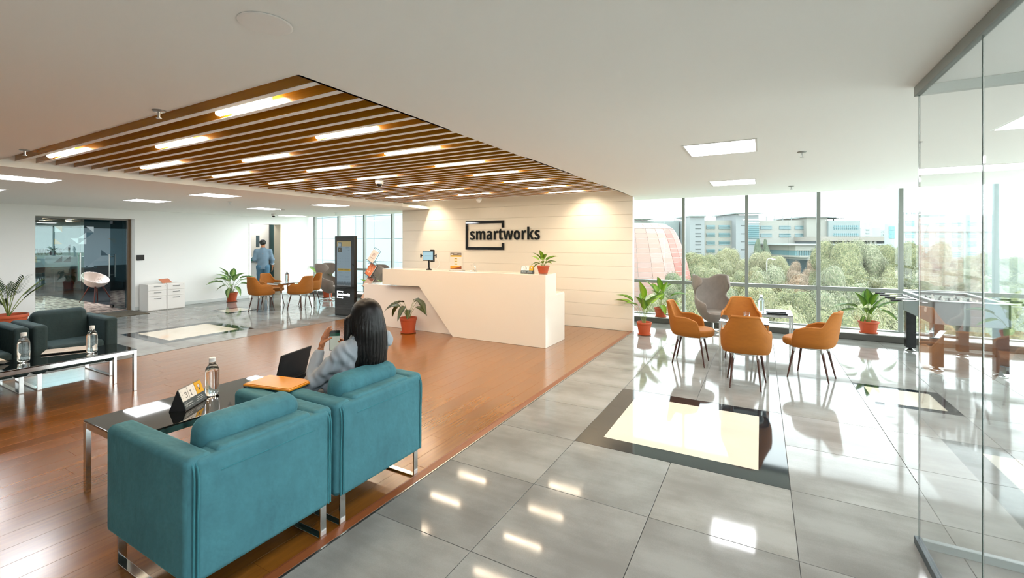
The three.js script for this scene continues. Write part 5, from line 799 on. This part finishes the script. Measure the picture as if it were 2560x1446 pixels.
{ // man walking away through the pantry doorway
  const t = thing('person', 'man in a pale blue shirt and jeans walking away through the pantry doorway', 'person', [-13.86, 0, -8.6], R(-122));
  const sh = [[-0.185, 1.43, 0], [0.185, 1.43, 0]], RE = [-0.26, 1.16, -0.03], RW = [-0.265, 0.93, 0.04], LE = [0.25, 1.17, 0.0], LW = [0.15, 1.08, 0.22];
  const hm = new THREE.Matrix4().makeRotationFromEuler(new THREE.Euler(0.25, -0.35, 0)).setPosition(0.0, 1.66, 0.045);
  const right = handBones(V(...RW), V(-0.268, 0.845, 0.065), V(0, 0.25, 0.95).normalize(), V(1, 0, 0), 16, V(-0.24, 0.835, 0.11)), left = handBones(V(...LW), V(0.12, 1.06, 0.30), V(-0.2, 0.95, 0).normalize(), V(-1, -0.1, 0), 20, V(0.09, 1.09, 0.28));
  const legs = [[[-0.09, 0.93, 0], [-0.1, 0.5, 0.04], 0.085, 0.058], [[-0.1, 0.5, 0.04], [-0.1, 0.1, -0.16], 0.056, 0.04], [[0.09, 0.93, 0], [0.1, 0.52, 0.15], 0.085, 0.058], [[0.1, 0.52, 0.15], [0.1, 0.09, 0.13], 0.056, 0.04]];
  part(t, 'body', merge([boneMesh([[[0, 0.95, 0], [0, 1.33, 0], 0.11, 0.12], [[0, 1.33, 0], [0, 1.5, 0.02], 0.11, 0.055], [[0, 1.5, 0.02], [0, 1.64, 0.04], 0.055, 0.055], [sh[0], sh[1], 0.055], [sh[0], RE, 0.05, 0.04], [RE, RW, 0.04, 0.028], [sh[1], LE, 0.05, 0.04], [LE, LW, 0.04, 0.028], ...legs, [[-0.1, 0.07, -0.16], [-0.1, 0.035, -0.03], 0.035, 0.028], [[0.1, 0.07, 0.13], [0.1, 0.03, 0.28], 0.035, 0.028]], 0.05, 0.014), boneMesh(right, 0.009, 0.005), boneMesh(left, 0.009, 0.005), headGeo().applyMatrix4(hm)]), SKIN);
  eyes(t, hm);
  part(t, 'hair', nets((x, y, z) => smax(ell(x, y, z, [0, 0.042, -0.018], [0.092, 0.096, 0.106]) + 0.002 * Math.sin(x * 190) * Math.sin(z * 170 + y * 120), smin(-(y - 0.02 + (0.07 - z) * 0.55), 1, 0.01), 0.012), [-0.11, -0.1, -0.14], [0.11, 0.16, 0.12], 0.006).applyMatrix4(hm), phys(0x0c0a09, 0.5));
  const wr = (x, y, z) => 0.006 * Math.sin(y * 34 + x * 26 + 2 * Math.sin(z * 18)) * sstep(1.45, 1.2, y), cuffR = V(...RE).lerp(V(...RW), 0.62).toArray(), cuffL = V(...LE).lerp(V(...LW), 0.62).toArray();
  part(t, 'shirt', nets((x, y, z) => { let d = ell(x, y, z, [0, 1.30, 0], [0.178, 0.24, 0.122]); d = smin(d, ell(x, y, z, [0, 1.0, 0], [0.16, 0.40, 0.122]), 0.1); d = smin(d, bones([[sh[0], sh[1], 0.068], [sh[0], RE, 0.066, 0.056], [RE, cuffR, 0.055, 0.05], [sh[1], LE, 0.066, 0.056], [LE, cuffL, 0.055, 0.05]], 0.04)(x, y, z), 0.05); d = smin(d, cone(x, y, z, [0, 1.46, 0], [0, 1.535, 0.01], 0.075, 0.066), 0.03); return Math.max(d + wr(x, y, z), 0.86 - y, y - 1.545); }, [-0.36, 0.84, -0.2], [0.36, 1.57, 0.34], 0.013), phys(0x667c8c, 0.8, { sheen: 0.3, sheenColor: new THREE.Color(0x90a8b6) }));
  for (const [a, b] of [[RE, cuffR], [LE, cuffL]]) { const q = V(...a).lerp(V(...b), 0.86), e = V(...b); part(t, 'cuff', rod(q, e.addScaledVector(e.clone().sub(q), 0.2), 0.057, 0.055, 20), std(0xdbe6ea, 0.8)); }
  part(t, 'jeans', nets((x, y, z) => Math.max(bones([[[-0.07, 0.93, 0], [0.07, 0.93, 0], 0.105, 0.105], ...legs.map(([a, b, p, q]) => [a, b, p + 0.016, q + 0.016])], 0.05)(x, y, z) + 0.5 * wr(x, y, z), 0.1 - y, y - 1.0), [-0.26, 0.08, -0.28], [0.26, 1.02, 0.3], 0.014), std(0x466a80, 0.85));
  part(t, 'shoe', nets((x, y, z) => Math.max(bones([[[-0.1, 0.07, -0.18], [-0.1, 0.035, -0.01], 0.05, 0.036]], 0.03)(x, y, z), 0.002 - y), [-0.18, -0.01, -0.26], [-0.02, 0.16, 0.06], 0.012), std(0x7a5a40, 0.6)); part(t, 'shoe', nets((x, y, z) => Math.max(bones([[[0.1, 0.06, 0.12], [0.1, 0.036, 0.3], 0.05, 0.036]], 0.03)(x, y, z), 0.002 - y), [0.02, -0.01, 0.04], [0.18, 0.14, 0.36], 0.012), std(0x7a5a40, 0.6));
}
// ───────────── outside: ground, buildings, trees ─────────────
const GY = -12;
{ const g = struct('ground'); part(g, 'lawn', new THREE.PlaneGeometry(1600, 1600).rotateX(-PI / 2).translate(0, GY, -700), std(0x7c8066, 1)); part(g, 'added_bounce_paving', box(90, 0.1, 160, 52, GY + 0.06, -10), std(0xe6e6e0, 0.9)); part(g, 'road', box(400, 0.1, 9, 60, GY + 0.05, -112), std(0x7e807f, 0.9)); }  // pale paving beside the building is added to bounce daylight onto the ceiling
const FX = -Math.sin(YAW), FZ = -Math.cos(YAW), RX = Math.cos(YAW), RZ = -Math.sin(YAW);
// a building site square to the line of sight, D metres away; local x to its right, y up from the ground
const site = (name, label, D, cat = 'building') => thing(name, label, cat, [FX * D, GY, FZ * D], YAW);
const lx = (u, D) => (u - 1280) / FOCAL * D, ly = (v, D) => EYE - GY - (v - HORIZON) / FOCAL * D;
{
  const D = 180, b = site('office_building', 'long pale office building with stair towers and banded windows beyond the trees', D), X = (u) => lx(u, D), Y = (v) => ly(v, D);
  const wallA = std(0x7e7e78, 0.9), wallB = std(0x757a7c, 0.9), wallC = std(0x737c7c, 0.9), roofC = std(0x727a7a, 0.8), gl = phys(0x4d7076, 0.12), slat = std(0x687a7b, 0.6), dark = std(0x43494b, 0.7);
  const blk = (n, u0, u1, v0, v1, z0, z1, m) => part(b, n, span(X(u0), X(u1), v1 === null ? 0 : Y(v1), Y(v0), z0, z1), m);
  blk('wall', 1590, 1712, 551, null, -22, -6, wallC); blk('wall', 1745, 2010, 551, null, -20, 0, wallA); blk('stair_tower', 1716, 1752, 543, null, -14, 3.5, wallB); blk('tower_roof', 1714, 1754, 540.5, 543, -15, 4.5, roofC);
  blk('stair_tower', 1829, 1885, 536.5, null, -14, 3.5, wallB); blk('tower_roof', 1822, 1890, 534, 536.5, -15, 5, roofC); blk('wall', 2008, 2060, 545, null, -18, 2, wallA); blk('tower_roof', 2000, 2062, 542.5, 545, -19, 3, roofC); blk('wall', 2058, 2136.5, 553, 640, -20, 3, wallC);
  blk('roof_house', 1888, 1908, 546, 552, -16, -4, wallA); blk('canopy_roof', 1588, 1640, 546, 548, -12, -2, roofC); blk('canopy_roof', 2062, 2132, 543.5, 544.5, -14, 0, roofC); for (const u of [2085, 2100, 2118]) blk('canopy_post', u, u + 0.6, 544, 553, -8, -7.4, roofC);
  for (const v of [540.5, 546]) blk('roof_railing', 1890, 2000, v, v + 0.6, -0.4, -0.2, roofC); for (let u = 1895; u < 2000; u += 21) blk('railing_post', u, u + 0.6, 540, 552, -0.5, -0.1, roofC); for (let u = 1650; u < 1830; u += 20) if (u < 1710 || u > 1755) blk('railing_post', u, u + 0.5, 541, 551, -1, -0.6, roofC); blk('roof_railing', 1640, 1826, 541, 541.6, -1, -0.7, roofC);
  const win = (u0, u1, v0, v1, z, n) => { const w = part(b, 'window', span(X(u0), X(u1), Y(v1), Y(v0), z - 0.25, z + 0.06), gl); const h = (Y(v0) - Y(v1)) / n; for (let k = 0; k < n; k++) part(w, 'louver', span(X(u0) - 0.1, X(u1) + 0.1, Y(v1) + h * (k + 0.5) - 0.1, Y(v1) + h * (k + 0.5) + 0.1, z + 0.06, z + 0.35), slat); };
  for (const v of [563, 582.5, 602.5, 622.5]) { win(1766, 1787, v, v + 10, 0, 3); win(1797, 1825, v, v + 10.5, 0, 3); }
  win(1671, 1685, 562, 573, -6, 1); for (const v of [564.5, 584]) { win(1901, 1929, v, v + 9.5, 0, 3); win(1948, 1976, v, v + 9.5, 0, 3); win(1987, 2008, v, v + 9.5, 0, 3); win(2070, 2131.5, v, v + 10, 3, 1); }
  for (let k = 0; k < 12; k++) for (const v of [564.5, 584]) part(b, 'mullion', span(X(2072 + k * 5), X(2072.6 + k * 5), Y(v + 10), Y(v), 3.05, 3.2), slat);
  win(1859, 1885, 564, 597, 3.6, 7); win(1859, 1888, 603, 612, 3.6, 2);
  for (const v of [561.5, 571, 583.5, 591, 603, 610.5, 621.5, 630, 641, 649]) part(b, 'slot_window', span(X(1729.5), X(1743.5), Y(v + 2.6), Y(v), 3.3, 3.58), dark); for (const v of [564, 584, 603.5, 623]) part(b, 'slot_window', span(X(1841), X(1850.5), Y(v + 2.2), Y(v), 3.3, 3.58), dark); for (const v of [564, 572, 585]) part(b, 'slot_window', span(X(2036), X(2038), Y(v + 3), Y(v), 1.8, 2.08), dark);
  // lower terrace with ribbon windows and a porch on round posts
  blk('terrace_parapet', 1985, 2237, 593, 603.5, -2, 16, std(0x7e7971, 0.9)); blk('terrace_gap', 1987, 2237, 603.5, 609.5, -2, 14, dark); for (const u of [1990, 2002, 2040, 2098, 2108, 2166]) blk('terrace_pier', u, u + 5, 603.5, 609.5, 13, 15.5, wallA);
  blk('roof_edge', 1896, 2237, 609.5, 612.5, -2, 19, std(0x888e8e, 0.7)); blk('wall', 1918, 2237, 612.5, 624.5, -2, 18, wallA); const rib = part(b, 'ribbon_window', span(X(1920), X(2237), Y(636), Y(624.5), -2, 17.4), gl); for (let u = 1924; u < 2236; u += 5.2) part(rib, 'mullion', span(X(u), X(u + 0.7), Y(636), Y(624.5), 17.4, 17.7), slat);
  blk('porch_roof', 1920, 2060, 636, 640, -2, 20, wallA); blk('porch_roof', 1938, 2062, 639, 646, -2, 26, std(0x878c8d, 0.8)); for (const u of [1955, 2012]) part(b, 'porch_post', rod([X(u), 0, 22], [X(u), Y(645), 22], 0.55), std(0x8d999b, 0.8)); blk('porch_glass', 1945, 2062, 646, null, -2, 6, phys(0x3f5f6c, 0.15));
  blk('wall', 2060, 2237, 636, null, -2, 14, wallB);
}
{
  const D = 260, b = site('distant_block', 'faint white blocks with a slim tower beyond the office building', D), m = std(0x8b9294, 0.9), X = (u) => lx(u, D), Y = (v) => ly(v, D), blk = (n, u0, u1, v0, v1, z0, z1, mm = m) => part(b, n, span(X(u0), X(u1), v1 === null ? 0 : Y(v1), Y(v0), z0, z1), mm);  // no haze is drawn; pale low-contrast colours stand in for it
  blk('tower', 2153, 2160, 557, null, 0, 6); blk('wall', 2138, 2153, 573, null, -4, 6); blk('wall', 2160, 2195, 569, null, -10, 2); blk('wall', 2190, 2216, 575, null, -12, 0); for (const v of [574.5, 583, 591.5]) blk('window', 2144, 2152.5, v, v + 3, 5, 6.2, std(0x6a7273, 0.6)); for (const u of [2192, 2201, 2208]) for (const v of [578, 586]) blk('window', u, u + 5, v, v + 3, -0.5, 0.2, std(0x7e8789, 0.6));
}
{
  const D = 150, b = site('glass_tower', 'teal glazed block edge rising behind the window mullion', D), X = (u) => lx(u, D), Y = (v) => ly(v, D); part(b, 'wall', span(X(2220), X(2252), 0, Y(559), -1.5, 0), std(0x8a9494, 0.8)); for (let k = 0; k < 3; k++) part(b, 'window', span(X(2222), X(2236), Y(576 + k * 10), Y(566.5 + k * 10), -0.2, 0.12), phys(0x4a7b86, 0.1));
  const E = 120, c = site('white_block', 'white apartment block with three-barred windows seen past the last mullion', E), XX = (u) => lx(u, E), YY = (v) => ly(v, E); part(c, 'wall', span(XX(2255), XX(2480), 0, YY(536), -1.2, 0), std(0x8a8e8f, 0.9));
  for (const v of [552, 582, 604, 630]) for (const u of [2264, 2300, 2340, 2380, 2420]) { const w = part(c, 'window', span(XX(u), XX(u + 21), YY(v + 13), YY(v), -0.2, 0.1), phys(0x58858a, 0.12)); for (let k = 1; k < 3; k++) part(w, 'bar', span(XX(u), XX(u + 21), YY(v + k * 4.3) - 0.05, YY(v + k * 4.3) + 0.05, 0.1, 0.16), std(0x9ea7a8, 0.6)); }
  part(c, 'cornice', span(XX(2254), XX(2481), YY(579.5), YY(578.5), 0, 0.5), std(0x8a9090, 0.9)); for (const [u, v] of [[2256, 531], [2270, 530], [2290, 531]]) part(c, 'roof_tank', span(XX(u), XX(u + 10), YY(536), YY(v), -1.1, -0.2), std(0x8a9393, 0.8)); part(c, 'mast', rod([XX(2284), YY(536), -0.6], [XX(2284), YY(506), -0.6], 0.06), std(0x808a8a, 0.7));
}
{ // shell-shaped building clad in rows of pinkish panels
  const D = 70, c = V(FX * D + RX * lx(1560, D), 0, FZ * D + RZ * lx(1560, D)), t = thing('shell_building', 'domed building clad in pale pink panels seen through the first window bays', 'building', [c.x, GY, c.z], YAW);
  const prof = [[562, 96], [566, 108], [575, 117], [590, 126], [605, 132], [625, 138.5], [650, 146], [680, 153], [715, 161], [760, 169], [800, 174]], at = (v) => { let i = 0; while (i < prof.length - 2 && v > prof[i + 1][0]) i++; const [a, p] = prof[i], [b, q] = prof[i + 1]; return lerp(p, q, (v - a) / (b - a)) / FOCAL * D; };
  part(t, 'frame_shell', lathe(Array.from({ length: 24 }, (_, k) => { const v = lerp(800, 562, k / 23); return [at(v) - 0.06, ly(v, D)]; }).concat([[0.01, ly(560, D)]]), 64), std(0xa69993, 0.8)); part(t, 'plinth', new THREE.CylinderGeometry(at(800), at(800) + 0.3, ly(800, D), 48).translate(0, ly(800, D) / 2, 0), std(0xa5a09a, 0.9));
  const tones = [0x8f6b60, 0x875146, 0x927670, 0x804a3f, 0x8f7068].map((h) => std(h, 0.55)), rows = 19, cols = 15;
  for (let r = 0; r < rows; r++) for (let k = 0; k < cols; k++) {
    const v0 = 563 + Math.pow(r / rows, 0.95) * 200, v1 = 563 + Math.pow((r + 1) / rows, 0.95) * 200, a0 = R(-75 + k * 12) + 0.0, a1 = R(-75 + (k + 1) * 12);
    const P = (s, w, o) => { const v = lerp(v0, v1, w), a = lerp(a0, a1, s) , q = at(v) + o; return [q * Math.sin(a), ly(v, D), q * Math.cos(a)]; }, e = 0.018, f = 0.05, pt = [P(e, 1 - f, 0), P(1 - e, 1 - f, 0), P(1 - e, f, 0), P(e, f, 0), P(e, 1 - f, -0.06), P(1 - e, 1 - f, -0.06), P(1 - e, f, -0.06), P(e, f, -0.06)];
    const g = new THREE.BufferGeometry(); g.setAttribute('position', new THREE.Float32BufferAttribute([[0, 1, 2], [0, 2, 3], [1, 5, 6], [1, 6, 2], [4, 0, 3], [4, 3, 7], [3, 2, 6], [3, 6, 7], [4, 5, 1], [4, 1, 0]].flat().flatMap((i) => pt[i]), 3)); g.computeVertexNormals();
    part(t, 'panel', g, tones[k > 8 ? (hash(r, k, 3) < 0.6 ? 1 : 3) : k < 5 ? (hash(r, k, 3) < 0.7 ? 2 : 4) : (hash(r, k, 3) < 0.6 ? 0 : 4)]);
  }
}
{ // pale glazed facade close by, behind the far windows
  const t = thing('panel_facade', 'pale blue-white building face of large square panels beyond the far windows', 'building', [-45, GY, -40]), m = [0x7c9297, 0x80969b, 0x788e94].map((h) => phys(h, 0.3));
  part(t, 'wall', box(64, 34, 6, 0, 17, -3.2), std(0x7f9297, 0.8)); const g = box(3.14, 2.76, 0.12, 0, 0, 0); for (let i = 0; i < 20; i++) for (let j = 0; j < 12; j++) part(t, 'panel', g, m[Math.floor(rnd() * 3)]).position.set(-30.4 + i * 3.2, 1.5 + j * 2.82, -0.1);
}
{ // trees: crowns of separate leaf clumps on branching trunks
  const bark = std(0x8d8272, 0.95), crownMat = new THREE.MeshStandardMaterial({ vertexColors: true, roughness: 0.95, side: THREE.DoubleSide });
  const kinds = { olive: [[0x8f9168, 0x7a8158, 0xa09f76, 0x6c7553], 1], pale: [[0x9a9c7c, 0x87906e, 0xaaa98c, 0x788064], 1], yellow: [[0xa09d74, 0x8f9268, 0xaca986, 0x7f8662], 1], dark: [[0x66775f, 0x5b6c56, 0x75856a, 0x506051], 1.6], rust: [[0xa58b72, 0x94806a, 0xb09880, 0x8a8068], 1] };
  function crownGeo(pal, tall, n, s) {
    seed = 100 + s * 77; const pos = [], col = [], nor = [], blobs = [], c = new THREE.Color();
    const nb = 16; for (let k = 0; k < nb; k++) { const y = tall > 1.2 ? Math.pow(rnd(), 0.9) : rnd(), a = rnd() * PI * 2, q = tall > 1.2 ? (1 - y) * 0.42 : Math.sqrt(rnd()) * 0.52 * Math.sqrt(Math.max(0.02, 1 - Math.pow(1.35 * y - 0.45, 2) / 0.9)); blobs.push([q * Math.cos(a), 0.3 + 0.6 * y, q * Math.sin(a), tall > 1.2 ? 0.10 + 0.13 * (1 - y) : 0.15 + 0.12 * rnd(), rnd()]); }
    // a soft inner mass, then leaf clumps over its surface
    const inner = nets((x, y, z) => { let d = 1; for (const b of blobs) d = smin(d, (Math.hypot(x - b[0], (y - b[1]) / 0.85, z - b[2]) - b[3] * 0.9), 0.05); return d + 0.012 * Math.sin(x * 47 + s) * Math.sin(y * 53) * Math.sin(z * 41) + 0.006 * Math.sin(x * 131) * Math.sin(y * 117 + s) * Math.sin(z * 123); }, [-1, 0, -1], [1, 1.3, 1], 0.036);
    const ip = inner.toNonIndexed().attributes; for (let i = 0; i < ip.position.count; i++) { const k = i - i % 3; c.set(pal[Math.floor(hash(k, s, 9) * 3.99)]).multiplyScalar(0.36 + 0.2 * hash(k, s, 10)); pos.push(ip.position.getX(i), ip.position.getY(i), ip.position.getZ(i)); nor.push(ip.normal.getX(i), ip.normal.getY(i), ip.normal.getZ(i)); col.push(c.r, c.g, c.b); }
    for (let k = 0; k < n; k++) {
      const b = blobs[k % nb], d = V(rnd() - 0.5, rnd() - 0.4, rnd() - 0.5).normalize(), q = b[3] * rr(0.88, 1.12), x = b[0] + d.x * q, y = b[1] + d.y * q * 0.85, z = b[2] + d.z * q, sz = rr(0.006, 0.013), nn = d.clone().lerp(V(rnd() - 0.5, rnd(), rnd() - 0.5), 0.35).normalize(), t1 = nn.clone().cross(V(rnd() - 0.5, rnd() - 0.5, rnd() - 0.5)).normalize(), t2 = nn.clone().cross(t1);
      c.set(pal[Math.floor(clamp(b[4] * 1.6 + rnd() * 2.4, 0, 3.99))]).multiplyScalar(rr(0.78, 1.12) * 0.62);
      for (const [u, v] of [[-1, -0.5], [1, -0.5], [0, 1]]) { pos.push(x + (t1.x * u + t2.x * v) * sz, y + (t1.y * u + t2.y * v) * sz, z + (t1.z * u + t2.z * v) * sz); col.push(c.r, c.g, c.b); nor.push(nn.x, nn.y, nn.z); }
    }
    const g = new THREE.BufferGeometry(); g.setAttribute('position', new THREE.Float32BufferAttribute(pos, 3)); g.setAttribute('color', new THREE.Float32BufferAttribute(col, 3)); g.setAttribute('normal', new THREE.Float32BufferAttribute(nor, 3)); return g;
  }
  const trunkGeo = merge([rod([0, 0, 0], [0.01, 0.42, 0.01], 0.022, 0.014, 8), rod([0.01, 0.4, 0.01], [0.1, 0.72, 0.04], 0.012, 0.005, 6), rod([0.01, 0.36, 0.01], [-0.13, 0.66, -0.03], 0.011, 0.004, 6), rod([0.01, 0.42, 0.01], [-0.02, 0.85, 0.06], 0.011, 0.004, 6), rod([0.0, 0.5, 0.01], [0.04, 0.78, -0.12], 0.008, 0.003, 6), rod([0.0, 0.33, 0], [0.16, 0.55, 0.1], 0.008, 0.003, 6)]);
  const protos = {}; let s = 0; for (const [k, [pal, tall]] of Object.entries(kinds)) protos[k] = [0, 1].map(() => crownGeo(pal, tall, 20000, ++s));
  // [u of the trunk, v of the top, distance, width of the crown in pixels, kind, label]
  const list = [
    [1745, 640, 78, 120, 'olive', 'round olive tree below the first stair tower of the office building'], [1812, 633, 84, 100, 'yellow', 'yellow-green tree below the banded windows beside the egg chair'], [1895, 603, 112, 60, 'dark', 'dark pointed conifer before the second stair tower'], [1912, 600, 116, 46, 'dark', 'darker conifer leaning against its twin by the porch'],
    [1900, 640, 70, 100, 'yellow', 'bright bushy tree in front of the two conifers'], [1950, 650, 84, 70, 'yellow', 'light tree beside the first porch post'], [1985, 660, 72, 80, 'rust', 'reddish thin tree before the porch'], [2030, 655, 74, 70, 'rust', 'reddish tree beside the second porch post'],
    [2090, 612, 62, 120, 'olive', 'tall olive tree with pale trunk standing before the leafy window plant'], [2160, 610, 66, 110, 'pale', 'tall greyish tree above the leafy window plant'], [2215, 620, 70, 90, 'olive', 'tall tree by the last window mullion'], [2280, 618, 60, 100, 'olive', 'tree below the white apartment block'], [2350, 628, 56, 110, 'pale', 'pale tree seen through the corner of the glass room'], [2440, 640, 60, 120, 'pale', 'pale tree seen through the second glass sheet'], [2540, 650, 64, 120, 'olive', 'olive tree seen at the far edge of the glass room'],
    [1700, 690, 56, 110, 'pale', 'pale bush at the foot of the domed building'], [1770, 680, 50, 130, 'yellow', 'yellowish tree behind the egg chair'], [1850, 690, 46, 120, 'olive', 'olive tree between egg chair and window mullion'], [1930, 690, 44, 130, 'pale', 'pale tree below the porch'], [2010, 695, 46, 130, 'rust', 'brownish tree below the second porch post'], [2080, 690, 42, 130, 'pale', 'grey-green tree over the transom bar'], [2150, 685, 44, 130, 'olive', 'olive tree behind the leafy window plant'], [2230, 690, 42, 130, 'yellow', 'yellowish tree behind the last mullion'], [2320, 690, 40, 140, 'pale', 'pale tree behind the football table'], [2430, 700, 40, 150, 'pale', 'pale tree beyond the football table rods'], [2550, 700, 42, 150, 'olive', 'olive tree beyond the glass room'],
    [1640, 745, 40, 130, 'yellow', 'yellow-green bush under the transom behind the ledge plant'], [1730, 740, 34, 140, 'yellow', 'leafy bush behind the amber chair in profile'], [1810, 745, 32, 150, 'pale', 'greyish bush behind the egg chair seat'], [1900, 742, 31, 150, 'yellow', 'yellow-green bush behind the water bottle'], [1990, 740, 31, 150, 'olive', 'dense olive bush behind the low glass table'], [2075, 745, 30, 150, 'pale', 'pale bush behind the chair in profile'], [2160, 742, 31, 150, 'pale', 'pale bush behind the terracotta pot'], [2250, 745, 30, 160, 'yellow', 'yellow bush behind the football table legs'], [2350, 745, 30, 160, 'olive', 'olive bush at the glass room corner'], [2460, 748, 30, 170, 'pale', 'pale bush behind the second glass sheet'],
    [1690, 792, 27, 150, 'pale', 'low pale bush near the sill behind the window plants'], [1780, 795, 25, 160, 'yellow', 'low yellow bush near the sill behind the egg chair'], [1880, 792, 25, 170, 'pale', 'low grey bush near the sill behind the amber chairs'], [1980, 795, 24, 170, 'yellow', 'low yellowish bush near the sill below the low table'], [2080, 792, 24, 170, 'olive', 'low olive bush near the sill behind the profile chair'], [2190, 795, 24, 180, 'yellow', 'low bush near the sill beside the terracotta pot'], [2310, 800, 24, 190, 'pale', 'low pale bush near the sill by the football table'], [2450, 800, 24, 200, 'olive', 'low olive bush near the sill beyond the glass room'],
  ];
  list.forEach(([u, v, D, w, kind, label], i) => {
    const h = ly(v, D), px = lx(u, D), t = thing('tree', label, 'tree', [FX * D + RX * px, GY, FZ * D + RZ * px], (i * 2.39) % 6.28), width = w / FOCAL * D / 1.25, lowest = Math.min(h, Math.max(width * (kind === 'dark' ? 2.6 : 1.15), h * 0.55));
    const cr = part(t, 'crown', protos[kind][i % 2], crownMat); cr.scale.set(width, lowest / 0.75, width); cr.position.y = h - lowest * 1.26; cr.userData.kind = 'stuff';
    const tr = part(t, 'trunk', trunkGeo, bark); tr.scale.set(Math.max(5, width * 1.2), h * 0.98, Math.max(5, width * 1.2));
  });
  const lamp = (u, v, D, label) => { const x = lx(u, D), h = ly(v, D), t = thing('street_lamp', label, 'street lamp', [FX * D + RX * x, GY, FZ * D + RZ * x], YAW); part(t, 'post', rod([0, 0, 0], [0, h, 0], 0.09, 0.06), std(0xb8c2c2, 0.6)); part(t, 'arm', tube([[0, h - 0.05, 0], [0.1, h + 0.35, 0], [0.5, h + 0.5, 0], [0.9, h + 0.4, 0]], 0.05, 20, 8), std(0xb8c2c2, 0.6)); part(t, 'lamp_head', box(0.5, 0.1, 0.2, 1.0, h + 0.37, 0, 0.04), std(0xd2d8d8, 0.5)); };
  lamp(1917, 655, 66, 'slim white street lamp standing among the trees before the porch');
}
renderer.render(scene, camera);
